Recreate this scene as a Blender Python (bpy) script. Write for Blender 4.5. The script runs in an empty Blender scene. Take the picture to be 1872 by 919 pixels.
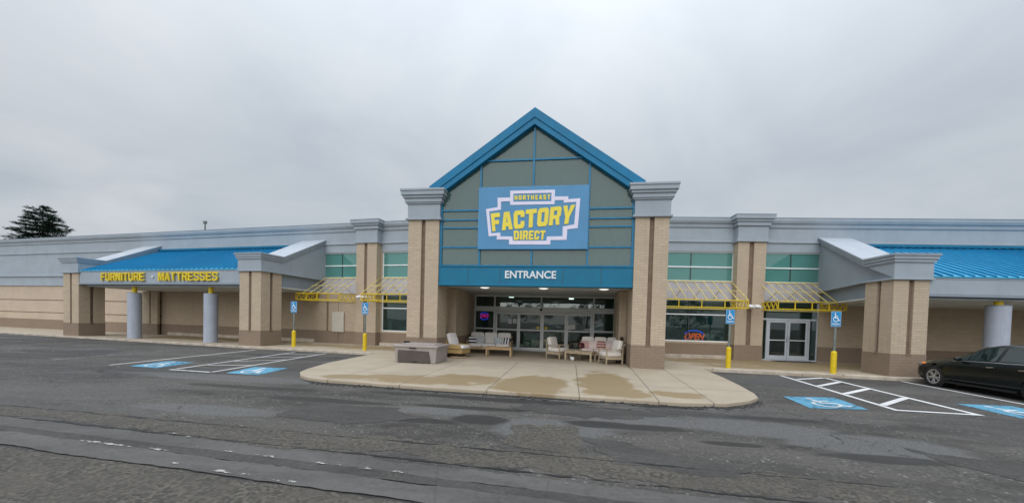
import bpy, bmesh, math, random
from mathutils import Matrix, Vector
random.seed(7)
S = bpy.context.scene
COL = S.collection
R = math.radians

# ------------------------------------------------------------------ camera
F_PX, W_PX, H_PX = 700.0, 1872.0, 919.0
YAW, PIT, ROL, CH = R(8.7), R(1.5), R(1.58), 1.65
fw = Vector((-math.sin(YAW)*math.cos(PIT), math.cos(YAW)*math.cos(PIT), -math.sin(PIT)))
r0 = Vector((math.cos(YAW), math.sin(YAW), 0)); u0 = r0.cross(fw)
rt = r0*math.cos(ROL) + u0*math.sin(ROL); up = -r0*math.sin(ROL) + u0*math.cos(ROL)
cam = bpy.data.cameras.new('camera'); co = bpy.data.objects.new('camera', cam); COL.objects.link(co)
m = Matrix((( rt.x, up.x, -fw.x, 0), (rt.y, up.y, -fw.y, 0), (rt.z, up.z, -fw.z, CH), (0, 0, 0, 1)))
co.matrix_world = m
cam.sensor_fit = 'HORIZONTAL'; cam.sensor_width = 36.0; cam.lens = F_PX/W_PX*36.0
PXc, PYc = 942.5, 586.9 + F_PX*math.tan(PIT)
cam.shift_x = -(PXc - W_PX/2)/W_PX
cam.shift_y = (PYc - H_PX/2)/W_PX
cam.clip_end = 3000; cam.clip_start = 0.05
S.camera = co

# ------------------------------------------------------------------ sky, sun, exposure
SUN_EL, SUN_AZ = R(31), R(185)          # overcast: a broad soft sun from behind the camera
world = bpy.data.worlds.new('World'); S.world = world; world.use_nodes = True
wt = world.node_tree; wt.nodes.clear()
def wn(t): return wt.nodes.new(t)
def wmath(op, a, b=None, clamp=False):
    n = wn('ShaderNodeMath'); n.operation = op; n.use_clamp = clamp
    for i, v in enumerate((a, b)):
        if v is None: continue
        if isinstance(v, (int, float)): n.inputs[i].default_value = v
        else: wt.links.new(v, n.inputs[i])
    return n.outputs[0]
tc = wn('ShaderNodeTexCoord'); sep = wn('ShaderNodeSeparateXYZ'); wt.links.new(tc.outputs['Generated'], sep.inputs[0])
el = wmath('MAXIMUM', sep.outputs['Z'], 0.0)
lum = wmath('ADD', wmath('MULTIPLY', wmath('POWER', el, 3.0), 1.7), 0.52)   # overcast sky: brighter to the zenith
# cloud structure: direction projected on a flat cloud base
den = wmath('ADD', el, 0.22)
cx = wmath('DIVIDE', sep.outputs['X'], den); cy = wmath('DIVIDE', sep.outputs['Y'], den)
comb = wn('ShaderNodeCombineXYZ'); wt.links.new(cx, comb.inputs[0]); wt.links.new(cy, comb.inputs[1])
nz = wn('ShaderNodeTexNoise'); nz.inputs['Scale'].default_value = 1.15; nz.inputs['Detail'].default_value = 5
nz.inputs['Roughness'].default_value = 0.52; nz.inputs['Distortion'].default_value = 0.5
wt.links.new(comb.outputs[0], nz.inputs['Vector'])
ramp = wn('ShaderNodeValToRGB')
ramp.color_ramp.elements[0].position = 0.30; ramp.color_ramp.elements[0].color = (0.87, 0.96, 1.07, 1)
ramp.color_ramp.elements[1].position = 0.70; ramp.color_ramp.elements[1].color = (1.22, 1.27, 1.33, 1)
e = ramp.color_ramp.elements.new(0.5); e.color = (1.02, 1.10, 1.19, 1)
wt.links.new(nz.outputs[0], ramp.inputs[0])
bgc = wn('ShaderNodeBackground'); wt.links.new(ramp.outputs[0], bgc.inputs[0]); wt.links.new(lum, bgc.inputs[1])
sky = wn('ShaderNodeTexSky'); sky.sky_type = 'NISHITA'; sky.sun_disc = False
sky.sun_elevation = SUN_EL; sky.sun_rotation = SUN_AZ
bgs = wn('ShaderNodeBackground'); wt.links.new(sky.outputs[0], bgs.inputs[0]); bgs.inputs[1].default_value = 0.08
mx = wn('ShaderNodeMixShader'); mx.inputs[0].default_value = 0.92
wt.links.new(bgs.outputs[0], mx.inputs[1]); wt.links.new(bgc.outputs[0], mx.inputs[2])
wo = wn('ShaderNodeOutputWorld'); wt.links.new(mx.outputs[0], wo.inputs[0])
sl = bpy.data.lights.new('sun', 'SUN'); sl.energy = 1.4; sl.angle = R(60); sl.color = (1.0, 0.97, 0.93)
so = bpy.data.objects.new('sun', sl); COL.objects.link(so)
sd = Vector((math.sin(SUN_AZ)*math.cos(SUN_EL), math.cos(SUN_AZ)*math.cos(SUN_EL), math.sin(SUN_EL)))
so.rotation_euler = (-sd).to_track_quat('-Z', 'Y').to_euler(); so.location = sd*60
vs = S.view_settings
vs.view_transform = 'Standard'; vs.look = 'None'; vs.exposure = 0.0; vs.gamma = 1.0; vs.use_curve_mapping = False

# ------------------------------------------------------------------ material helpers
class NT:
    def __init__(s, name):
        s.m = bpy.data.materials.new(name); s.m.use_nodes = True; s.t = s.m.node_tree; s.t.nodes.clear()
        s.out = s.n('ShaderNodeOutputMaterial'); s._tc = None
    def n(s, t, **k):
        nd = s.t.nodes.new(t)
        for a, v in k.items(): setattr(nd, a, v)
        return nd
    def inp(s, sock, v):
        if v is None: return
        if isinstance(v, bpy.types.NodeSocket): s.t.links.new(v, sock)
        elif isinstance(v, tuple) and len(v) == 3 and sock.type == 'RGBA': sock.default_value = (*v, 1)
        else: sock.default_value = v
    @property
    def obj(s):
        if s._tc is None: s._tc = s.n('ShaderNodeTexCoord')
        return s._tc.outputs['Object']
    def math(s, op, a, b=None, c=None, clamp=False):
        n = s.n('ShaderNodeMath', operation=op, use_clamp=clamp)
        for i, v in enumerate((a, b, c)): s.inp(n.inputs[i], v)
        return n.outputs[0]
    def map(s, v, sc=(1, 1, 1), loc=(0, 0, 0), rot=(0, 0, 0)):
        n = s.n('ShaderNodeMapping'); s.inp(n.inputs[0], v)
        n.inputs['Location'].default_value = loc; n.inputs['Rotation'].default_value = rot; n.inputs['Scale'].default_value = sc
        return n.outputs[0]
    def noise(s, v=None, scale=1, detail=4, rough=.55, dist=0, color=False):
        n = s.n('ShaderNodeTexNoise'); s.inp(n.inputs['Vector'], v if v is not None else s.obj)
        n.inputs['Scale'].default_value = scale; n.inputs['Detail'].default_value = detail
        n.inputs['Roughness'].default_value = rough; n.inputs['Distortion'].default_value = dist
        return n.outputs[1 if color else 0]
    def vor(s, v=None, scale=1, feature='F1', out='Distance'):
        n = s.n('ShaderNodeTexVoronoi', feature=feature); s.inp(n.inputs['Vector'], v if v is not None else s.obj)
        n.inputs['Scale'].default_value = scale
        return n.outputs[out]
    def ss(s, v, a, b):            # smoothstep a..b -> 0..1
        n = s.n('ShaderNodeMapRange', interpolation_type='SMOOTHSTEP'); s.inp(n.inputs[0], v)
        n.inputs[1].default_value = a; n.inputs[2].default_value = b; n.inputs[3].default_value = 0; n.inputs[4].default_value = 1
        return n.outputs[0]
    def mix(s, f, a, b, blend='MIX'):
        n = s.n('ShaderNodeMix', data_type='RGBA', blend_type=blend)
        s.inp(n.inputs[0], f); s.inp(n.inputs[6], a); s.inp(n.inputs[7], b)
        return n.outputs[2]
    def xyz(s, v=None):
        n = s.n('ShaderNodeSeparateXYZ'); s.inp(n.inputs[0], v if v is not None else s.obj); return n.outputs
    def comb(s, x, y, z=0.0):
        n = s.n('ShaderNodeCombineXYZ')
        for i, v in enumerate((x, y, z)): s.inp(n.inputs[i], v)
        return n.outputs[0]
    def bump(s, h, strength=.3, dist=.01, normal=None):
        n = s.n('ShaderNodeBump'); s.inp(n.inputs['Height'], h); n.inputs['Strength'].default_value = strength
        n.inputs['Distance'].default_value = dist
        if normal is not None: s.inp(n.inputs['Normal'], normal)
        return n.outputs[0]
    def bsdf(s, color, rough=.6, metal=0., spec=.5, normal=None, coat=0., emit=None, estr=0.):
        n = s.n('ShaderNodeBsdfPrincipled'); s.inp(n.inputs['Base Color'], color); s.inp(n.inputs['Roughness'], rough)
        n.inputs['Metallic'].default_value = metal; n.inputs['Specular IOR Level'].default_value = spec
        if normal is not None: s.inp(n.inputs['Normal'], normal)
        n.inputs['Coat Weight'].default_value = coat
        if emit: s.inp(n.inputs['Emission Color'], emit); n.inputs['Emission Strength'].default_value = estr
        return n.outputs[0]
    def done(s, sh): s.t.links.new(sh, s.out.inputs[0]); return s.m
M = {}
def simple(name, c, rough=.6, var=.12, scale=3., metal=0., spec=.4, bump=0., bscale=60., coat=0., dirt=0.):
    t = NT(name)
    nz = t.noise(scale=scale, detail=6)
    lo = tuple(x*(1-var) for x in c); hi = tuple(min(1, x*(1+var)) for x in c)
    col = t.mix(t.ss(nz, .3, .7), lo, hi)
    if dirt:
        st = t.noise(t.map(t.obj, (2.5, 2.5, .25)), 2.2, 5, .6)
        col = t.mix(t.math('MULTIPLY', t.ss(st, .5, .75), dirt), col, tuple(x*.6 for x in c))
    nrm = t.bump(t.noise(scale=bscale, detail=3), bump, .006) if bump else None
    M[name] = t.done(t.bsdf(col, t.math('ADD', t.math('MULTIPLY', nz, .15), rough-.07), metal, spec, nrm, coat)); return M[name]

def brick(name, c1, c2, mortar, bw=.305, bh=.1, var=.1):
    t = NT(name)
    o = t.xyz(); g = t.n('ShaderNodeNewGeometry'); nn = t.xyz(g.outputs['Normal'])
    side = t.math('GREATER_THAN', t.math('ABSOLUTE', nn[0]), .7)
    mixu = t.n('ShaderNodeMix', data_type='FLOAT'); t.inp(mixu.inputs[0], side); t.inp(mixu.inputs[2], o[0]); t.inp(mixu.inputs[3], o[1])
    vec = t.comb(mixu.outputs[0], o[2])
    b = t.n('ShaderNodeTexBrick'); t.inp(b.inputs['Vector'], vec)
    b.inputs['Scale'].default_value = 1.0; b.inputs['Brick Width'].default_value = bw; b.inputs['Row Height'].default_value = bh
    b.inputs['Mortar Size'].default_value = .006; b.inputs['Mortar Smooth'].default_value = .3; b.inputs['Bias'].default_value = 0
    b.inputs['Color1'].default_value = (*c1, 1); b.inputs['Color2'].default_value = (*c2, 1); b.inputs['Mortar'].default_value = (*mortar, 1)
    w = t.noise(scale=.8, detail=5)
    col = t.mix(t.ss(w, .3, .75), b.outputs[0], tuple(x*(1-var*1.6) for x in c1)); 
    col = t.mix(.75, b.outputs[0], col)
    st = t.noise(t.map(t.obj, (3, 3, .22)), 1.6, 5, .62)
    col = t.mix(t.math('MULTIPLY', t.ss(st, .52, .8), .35), col, tuple(x*.62 for x in c1))
    h = t.math('SUBTRACT', t.math('MULTIPLY', t.noise(scale=70, detail=3), .25), b.outputs[1])
    M[name] = t.done(t.bsdf(col, .85, 0, .25, t.bump(h, .7, .008))); return M[name]

brick('tan_brick', (.54, .44, .33), (.465, .38, .285), (.36, .30, .23))
brick('brown_brick', (.29, .22, .165), (.265, .203, .152), (.19, .148, .115))
brick('plain_block', (.55, .45, .35), (.52, .42, .33), (.45, .37, .29), .4, .2)
simple('groove_brown', (.20, .145, .105), .85, .15, 4, bump=.3)
simple('groove_dark', (.12, .09, .075), .9, .15, 4)
simple('grey_stucco', (.325, .375, .425), .75, .05, 1.2, bump=.12, bscale=120, dirt=.16)
simple('grey_dark', (.24, .285, .335), .75, .06, 1.2, dirt=.15)
simple('coping_metal', (.42, .46, .51), .42, .05, 1.5, dirt=.2)
simple('soffit', (.60, .64, .64), .8, .08, 1.0)
simple('blue_rib_shadow', (.014, .235, .44), .5, .06, .9, spec=.2)  # ribs darker than the pans: standing seam shadow put into their colour
simple('blue_roof', (.035, .34, .57), .40, .12, .7, spec=.6, dirt=.2)
simple('blue_trim', (.004, .165, .33), .5, .10, 2., spec=.3, dirt=.25)
simple('blue_fascia', (.005, .15, .27), .5, .06, 1.5, spec=.3, dirt=.12)
simple('blue_mullion', (.006, .17, .33), .45, .08, 3)
simple('sign_blue', (.075, .25, .46), .5, .05, 1.2, dirt=.08)
simple('sign_lilac', (.70, .68, .84), .5, .04, 3)
simple('sign_yellow', (.80, .66, .07), .5, .05, 3)
simple('white_letter', (.68, .73, .78), .5, .05, 3)
simple('yellow_paint', (.72, .52, .015), .5, .1, 6, dirt=.3)
simple('yellow_letter', (.74, .56, .03), .5, .12, 5, dirt=.3)
simple('yellow_faded', (.72, .60, .20), .6, .12, 5, dirt=.3)
simple('column_grey', (.385, .425, .50), .7, .05, 2, bump=.1, dirt=.3)
simple('alum', (.80, .84, .86), .45, .04, 5, spec=.5)
simple('alum_grey', (.50, .54, .59), .45, .05, 5, spec=.5)
simple('alum_dark', (.045, .055, .055), .5, .1, 5)
simple('metal_panel', (.47, .46, .50), .55, .08, 1.5, dirt=.35)
simple('beige_panel', (.56, .53, .46), .6, .05, 2, dirt=.15)
simple('concrete_kerb', (.46, .40, .33), .85, .2, 2.5, bump=.4, bscale=40, dirt=.3)
simple('flat_roof', (.32, .33, .34), .9, .1, 1)
simple('interior', (.30, .31, .29), .9, .15, .8)
simple('interior_floor', (.24, .23, .21), .5, .2, .8)
simple('box_plastic', (.34, .30, .285), .55, .05, 3, dirt=.15)
simple('box_dark', (.085, .07, .062), .6, .08, 3)
simple('black_matte', (.012, .012, .013), .6, .2, 5)
simple('dark_metal', (.035, .032, .03), .5, .2, 8)
simple('teak', (.45, .31, .17), .6, .22, 9, bump=.15)
simple('grey_teak', (.40, .32, .22), .65, .22, 9, bump=.15)
simple('wicker', (.42, .29, .12), .7, .3, 40, bump=.8, bscale=90)
simple('white_fabric', (.74, .72, .70), .9, .05, 6, bump=.25, bscale=30)
simple('grey_fabric', (.66, .63, .61), .9, .05, 6, bump=.25, bscale=30)
simple('cream_fabric', (.72, .68, .63), .9, .05, 6, bump=.25, bscale=30)
simple('pink_fabric', (.68, .57, .55), .9, .07, 6, bump=.25, bscale=30)
simple('rose_fabric', (.55, .34, .32), .9, .08, 6, bump=.25, bscale=30)
simple('dark_red', (.09, .02, .025), .8, .1, 6)
simple('white_paint', (.78, .79, .80), .5, .05, 4)
simple('paper', (.74, .76, .76), .8, .05, 9)
simple('steel_post', (.20, .235, .22), .5, .15, 6, metal=.5, dirt=.3)
simple('plate_blue', (.014, .25, .55), .45, .05, 4)
simple('car_paint', (.004, .0075, .0072), .22, .1, 2, spec=.35, coat=.15)
simple('car_white', (.72, .73, .74), .25, .03, 2, coat=.5)
simple('car_silver', (.36, .38, .40), .3, .03, 2, coat=.5)
simple('tyre', (.02, .02, .02), .85, .2, 12)
simple('rim', (.50, .51, .53), .3, .08, 8, metal=.7)
simple('chrome', (.55, .57, .6), .2, .05, 8, metal=.9)
simple('amber', (.75, .22, .04), .3, .1, 8)
simple('lens', (.16, .17, .18), .12, .1, 6)
simple('bark', (.07, .05, .035), .9, .3, 5, bump=.5)
simple('teal_box', (.30, .50, .46), .6, .1, 4)

def stripes(name, a, b, axis, n):
    t = NT(name); x = t.xyz()[axis]
    f = t.math('GREATER_THAN', t.math('SINE', t.math('MULTIPLY', x, n*2*math.pi)), 0.1)
    M[name] = t.done(t.bsdf(t.mix(f, a, b), .9, 0, .2, t.bump(t.noise(scale=40), .25, .006)))
stripes('navy_stripe', (.72, .71, .70), (.018, .024, .055), 0, 7.0)
stripes('navy_band', (.72, .71, .70), (.018, .024, .055), 2, 6.0)
stripes('red_stripe', (.62, .46, .42), (.28, .08, .075), 2, 8.0)
t = NT('leaf_print')
f = t.ss(t.vor(t.map(t.obj, (1, 1, 1.6)), 17), .28, .40)
M['leaf_print'] = t.done(t.bsdf(t.mix(f, (.06, .11, .22), (.55, .58, .60)), .9, 0, .2))

def glass(name, tint, refl=1.0, base=None, basef=0., rough=.015):
    t = NT(name)
    tr = t.n('ShaderNodeBsdfTransparent'); t.inp(tr.inputs[0], tint)
    gl = t.n('ShaderNodeBsdfGlossy'); gl.inputs['Roughness'].default_value = rough; t.inp(gl.inputs[0], (.95, 1, .98))
    wob = t.bump(t.noise(scale=.9, detail=1), .035, .03); t.inp(gl.inputs['Normal'], wob)
    body = tr.outputs[0]
    if base:
        df = t.n('ShaderNodeBsdfDiffuse'); t.inp(df.inputs[0], base)
        mm = t.n('ShaderNodeMixShader'); mm.inputs[0].default_value = basef
        t.t.links.new(tr.outputs[0], mm.inputs[1]); t.t.links.new(df.outputs[0], mm.inputs[2]); body = mm.outputs[0]
    fr = t.n('ShaderNodeFresnel'); fr.inputs[0].default_value = 1.5
    fac = t.math('MULTIPLY', t.math('ADD', fr.outputs[0], .03), refl, clamp=True)
    m2 = t.n('ShaderNodeMixShader'); t.inp(m2.inputs[0], fac)
    t.t.links.new(body, m2.inputs[1]); t.t.links.new(gl.outputs[0], m2.inputs[2])
    M[name] = t.done(m2.outputs[0])
glass('glass_store', (.58, .70, .68), 1.15, (.02, .07, .062), .22)
glass('glass_door', (.66, .74, .72), .9)
glass('glass_gable', (.66, .76, .73), .5, (.105, .185, .185), .52, .04)
glass('glass_teal', (.2, .3, .3), 1.5, (.085, .255, .235), .97, .02)
glass('glass_car', (.30, .40, .37), 1.0, (.02, .06, .05), .2)
def emit(name, c, s):
    t = NT(name); em = t.n('ShaderNodeEmission'); t.inp(em.inputs[0], c); em.inputs[1].default_value = s
    M[name] = t.done(em.outputs[0])
emit('neon_red', (1.0, .10, .02), 2.2); emit('neon_blue', (.03, .08, 1.0), 2.4); emit('neon_pink', (1.0, .03, .35), 1.6)
emit('lamp_white', (1, .97, .9), 10)
t = NT('lamp_lens'); M['lamp_lens'] = t.done(t.bsdf((.7, .72, .72), .4, emit=(1, .97, .92), estr=.8))

# asphalt ----------------------------------------------------------
def asphalt():
    t = NT('asphalt'); o = t.obj
    stretch = t.map(o, (.22, .9, 1), rot=(0, 0, R(-3)))
    big = t.noise(o, .13, 4, .55, .8)
    band = t.noise(stretch, 1.1, 7, .62, .6)
    mid = t.noise(o, 1.7, 7, .65, .4)
    col = t.mix(t.ss(band, .32, .68), (.042, .039, .036), (.110, .102, .092))
    col = t.mix(t.math('MULTIPLY', t.ss(mid, .35, .75), .55), col, (.088, .085, .082))
    col = t.mix(t.math('MULTIPLY', t.ss(big, .5, .68), .55), col, (.062, .065, .070))
    # worn, stony zones where the binder has gone
    y = t.xyz()[1]; x = t.xyz()[0]
    worn = t.math('MULTIPLY', t.ss(t.noise(stretch, .55, 5, .6, 1.2), .47, .62), t.math('SUBTRACT', 1.0, t.ss(y, 8.0, 12.0)))
    agg = t.vor(o, 85, out='Color'); av = t.xyz(agg)[0]
    stone = t.mix(t.ss(av, .1, .98), (.058, .054, .049), (.175, .165, .15))
    col = t.mix(t.math('MULTIPLY', worn, .6), col, stone)
    # grit that can be seen at arm's length
    g2 = t.xyz(t.vor(o, 34, out='Color'))
    grit = t.mix(t.ss(g2[0], .05, .98), (.030, .028, .026), (.165, .155, .142))
    col = t.mix(t.math('MULTIPLY', t.ss(t.noise(o, 2.6, 6, .65), .35, .65), .42), col, grit)
    # bright chips everywhere
    ch = t.ss(t.xyz(t.vor(o, 30, out='Color'))[1], .94, .99)
    col = t.mix(t.math('MULTIPLY', ch, t.math('MULTIPLY', t.ss(mid, .35, .65), .7)), col, (.30, .29, .27))
    # old sealed patches with angular outlines
    wv = t.n('ShaderNodeVectorMath', operation='ADD'); t.inp(wv.inputs[0], t.map(o, (.30, .62, 1)))
    wsc = t.n('ShaderNodeVectorMath', operation='SCALE'); t.inp(wsc.inputs[0], t.noise(o, 1.3, 4, .6, color=True)); wsc.inputs['Scale'].default_value = .45
    t.inp(wv.inputs[1], wsc.outputs[0])
    pc = t.xyz(t.vor(wv.outputs[0], .9, out='Color'))
    col = t.mix(t.math('MULTIPLY', t.ss(pc[0], .72, .78), .4), col, (.044, .044, .046))
    col = t.mix(t.math('MULTIPLY', t.ss(pc[1], .76, .82), .35), col, (.115, .113, .11))
    # damp and tar stains
    def ell(lst, jit=1.3):
        wob = t.math('MULTIPLY', t.math('SUBTRACT', t.noise(stretch, 2.2, 7, .65, .5), .5), jit); acc = None
        for (sx, sy, rx, ry) in lst:
            dx = t.math('DIVIDE', t.math('SUBTRACT', x, sx), rx); dy = t.math('DIVIDE', t.math('SUBTRACT', y, sy), ry)
            d = t.math('ADD', t.math('SQRT', t.math('ADD', t.math('MULTIPLY', dx, dx), t.math('MULTIPLY', dy, dy))), wob)
            k = t.math('SUBTRACT', 1.0, t.ss(d, .75, 1.1)); acc = k if acc is None else t.math('MAXIMUM', acc, k)
        return acc
    pale = ell([(-.3, 6.2, 1.0, .75), (1.2, 7.2, 1.5, .35), (3.2, 7.2, 1.3, .6), (4.6, 6.5, 1.3, .7), (-2.6, 6.9, 1.2, .3), (-6.5, 5.9, 1.6, .35), (-9.5, 9.0, 3.0, .5)])
    col = t.mix(t.math('MULTIPLY', pale, .8), col, t.mix(t.ss(av, .1, .98), (.095, .095, .095), (.17, .168, .165)))
    smear = ell([(-1.1, 8.25, 1.7, .25), (.35, 7.95, 1.0, .22), (-2.0, 7.35, 1.3, .16), (.45, 6.75, .6, .22), (-3.6, 8.3, 1.4, .2), (.6, 5.75, .35, .14), (2.35, 6.1, .5, .12), (2.0, 8.5, .9, .12), (-5.0, 7.2, 1.5, .2), (-1.6, 6.5, .5, .4), (1.3, 6.7, .8, .18), (-3.0, 6.2, 1.4, .16), (-7.5, 8.0, 1.8, .22), (3.9, 8.0, 1.0, .18), (-.2, 7.5, 1.1, .14), (4.2, 5.9, .9, .2)], 1.7)
    tar = t.math('MAXIMUM', smear, t.math('MULTIPLY', t.ss(t.noise(t.map(o, (.4, 1.6, 1), loc=(3, 1, 0)), .8, 7, .65, 1.0), .58, .72), .6))
    col = t.mix(t.math('MULTIPLY', tar, .85), col, (.024, .023, .022))
    # cracks
    wv2 = t.n('ShaderNodeVectorMath', operation='ADD'); t.inp(wv2.inputs[0], o)
    ws2 = t.n('ShaderNodeVectorMath', operation='SCALE'); t.inp(ws2.inputs[0], t.noise(o, 1.6, 5, .65, color=True)); ws2.inputs['Scale'].default_value = .9
    t.inp(wv2.inputs[1], ws2.outputs[0])
    ed = t.vor(wv2.outputs[0], .42, 'DISTANCE_TO_EDGE')
    gate = t.ss(t.noise(o, .35, 3, .5), .46, .56)
    crack = t.math('MULTIPLY', t.math('SUBTRACT', 1.0, t.ss(ed, .001, .010)), t.math('MULTIPLY', gate, t.ss(t.noise(o, 5, 4, .6), .40, .58)))
    col = t.mix(t.math('MULTIPLY', crack, .8), col, (.016, .015, .014))
    # stall side: newer, cleaner
    fine = t.noise(o, 160, 2, .5)
    h = t.math('ADD', t.math('MULTIPLY', av, .5), t.math('ADD', t.math('MULTIPLY', fine, .5), t.math('MULTIPLY', mid, 1.2)))
    h = t.math('SUBTRACT', h, t.math('MULTIPLY', crack, 2.0))
    rough = t.math('SUBTRACT', .88, t.math('MULTIPLY', tar, .3))
    M['asphalt'] = t.done(t.bsdf(col, rough, 0, .3, t.bump(h, .55, .012)))
asphalt()
def sealed(name, a, b, stone=.0):
    t = NT(name); o = t.obj
    n1 = t.noise(t.map(o, (.35, 1, 1)), 1.6, 7, .62, .5); n2 = t.noise(o, 7, 6, .65)
    col = t.mix(t.ss(n1, .3, .7), a, b); col = t.mix(t.math('MULTIPLY', t.ss(n2, .5, .75), .35), col, tuple(q*.55 for q in a))
    av = t.xyz(t.vor(o, 32, out='Color'))[0]
    if stone: col = t.mix(t.math('MULTIPLY', t.ss(t.noise(o, 2.2, 6, .7), .2, .8), stone), col, t.mix(t.ss(av, .05, .98), (.046, .042, .037), (.15, .137, .118)))
    ed = t.vor(t.map(o, (.6, .8, 1)), .7, 'DISTANCE_TO_EDGE')
    col = t.mix(t.math('MULTIPLY', t.math('SUBTRACT', 1, t.ss(ed, .001, .006)), .22), col, (.03, .03, .03))
    M[name] = t.done(t.bsdf(col, .85, 0, .3, t.bump(t.math('ADD', av, t.noise(o, 120, 2)), .35 + stone*.4, .008)))
sealed('sealed_light', (.082, .080, .079), (.130, .126, .122), .30)
sealed('sealed_dark', (.048, .046, .045), (.075, .072, .07), .35)
sealed('loose_stone', (.070, .064, .056), (.105, .095, .082), .95)

def worn_paint(name, c, wear=.5, scale=9.):
    t = NT(name); o = t.obj
    n = t.noise(o, scale, 7, .7); n2 = t.noise(o, 1.1, 4, .6)
    keep = t.ss(t.math('ADD', n, t.math('MULTIPLY', n2, .5)), wear-.04, wear+.05)
    tr = t.n('ShaderNodeBsdfTransparent')
    b = t.bsdf(t.mix(t.ss(n2, .3, .7), tuple(x*.8 for x in c), c), .75, 0, .3)
    m2 = t.n('ShaderNodeMixShader'); t.inp(m2.inputs[0], keep)
    t.t.links.new(tr.outputs[0], m2.inputs[1]); t.t.links.new(b, m2.inputs[2]); M[name] = t.done(m2.outputs[0])
worn_paint('line_white', (.60, .60, .60), .60)
worn_paint('line_bright', (.74, .74, .74), .48)
worn_paint('line_faint', (.26, .26, .26), .74)
worn_paint('old_white', (.46, .45, .43), .80, 9)
worn_paint('stall_blue', (.115, .34, .50), .64)
worn_paint('symbol_white', (.58, .65, .70), .58, 6)

def concrete(name, stains, joints_x, joints_y):
    t = NT(name); o = t.obj; X, Y, Z = t.xyz()
    n1 = t.noise(o, .9, 6, .6); n2 = t.noise(o, 9, 5, .6)
    col = t.mix(t.ss(n1, .3, .7), (.37, .312, .236), (.425, .362, .278))
    col = t.mix(t.math('MULTIPLY', t.ss(n2, .45, .8), .3), col, (.34, .285, .225))
    wob = t.math('MULTIPLY', t.math('SUBTRACT', t.noise(o, 1.3, 6, .6), .5), 1.5)
    acc = None
    for (sx, sy, rx, ry) in stains:
        dx = t.math('DIVIDE', t.math('SUBTRACT', X, sx), rx); dy = t.math('DIVIDE', t.math('SUBTRACT', Y, sy), ry)
        d = t.math('ADD', t.math('SQRT', t.math('ADD', t.math('MULTIPLY', dx, dx), t.math('MULTIPLY', dy, dy))), wob)
        k = t.math('SUBTRACT', 1.0, t.ss(d, .80, 1.06))
        acc = k if acc is None else t.math('MAXIMUM', acc, k)
    if acc is not None:
        col = t.mix(t.math('MULTIPLY', acc, t.math('ADD', .55, t.math('MULTIPLY', n1, .5))), col, (.25, .178, .085))
    jm = None
    for (ax, v, sl) in [(X, v, sl) for v, sl in joints_x] + [(Y, v, 0) for v in joints_y]:
        a = t.math('SUBTRACT', ax, v)
        if sl: a = t.math('ADD', a, t.math('MULTIPLY', t.math('SUBTRACT', Y, 12.), sl))
        k = t.math('SUBTRACT', 1.0, t.ss(t.math('ABSOLUTE', a), .008, .022)); jm = k if jm is None else t.math('MAXIMUM', jm, k)
    if jm is not None: col = t.mix(t.math('MULTIPLY', jm, .7), col, (.12, .10, .08))
    h = t.noise(o, 90, 3)
    if jm is not None: h = t.math('SUBTRACT', h, t.math('MULTIPLY', jm, 2))
    M[name] = t.done(t.bsdf(col, t.math('SUBTRACT', .85, t.math('MULTIPLY', acc, .25)) if acc is not None else .85, 0, .3, t.bump(h, .35, .006)))
concrete('plaza_concrete', [(-4.1, 9.8, 1.9, .75), (-3.0, 10.4, 1.1, .75), (-1.0, 10.1, .95, 1.6), (-1.2, 9.3, .85, .45), (.9, 10.9, .85, 2.4), (1.1, 9.3, .9, .5), (2.5, 9.6, .7, .45), (-6.0, 9.7, .8, .42)],
         [(-6.3, 0), (-4.3, .02), (-2.1, .03), (.13, .01), (2.02, -.045), (3.2, -.05)], [10.65, 13.6])
concrete('walk_concrete', [(9.5, 19.6, 6, 1.8), (8.2, 17.4, 3.4, .8), (-9.5, 19.2, 3.6, 1.2), (-12.5, 19.6, 4, .9), (-22, 21, 6, 1.2)], [(v, 0) for v in (-30, -26.4, -22.8, -19.2, -15.6, -12, 8.4, 11.6, 14.8, 18)], [])

# foliage
t = NT('needles')
oi = t.n('ShaderNodeNewGeometry')
col = t.mix(oi.outputs['Random Per Island'], (.014, .040, .026), (.04, .085, .05))
M['needles'] = t.done(t.bsdf(col, .7, 0, .25))

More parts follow.
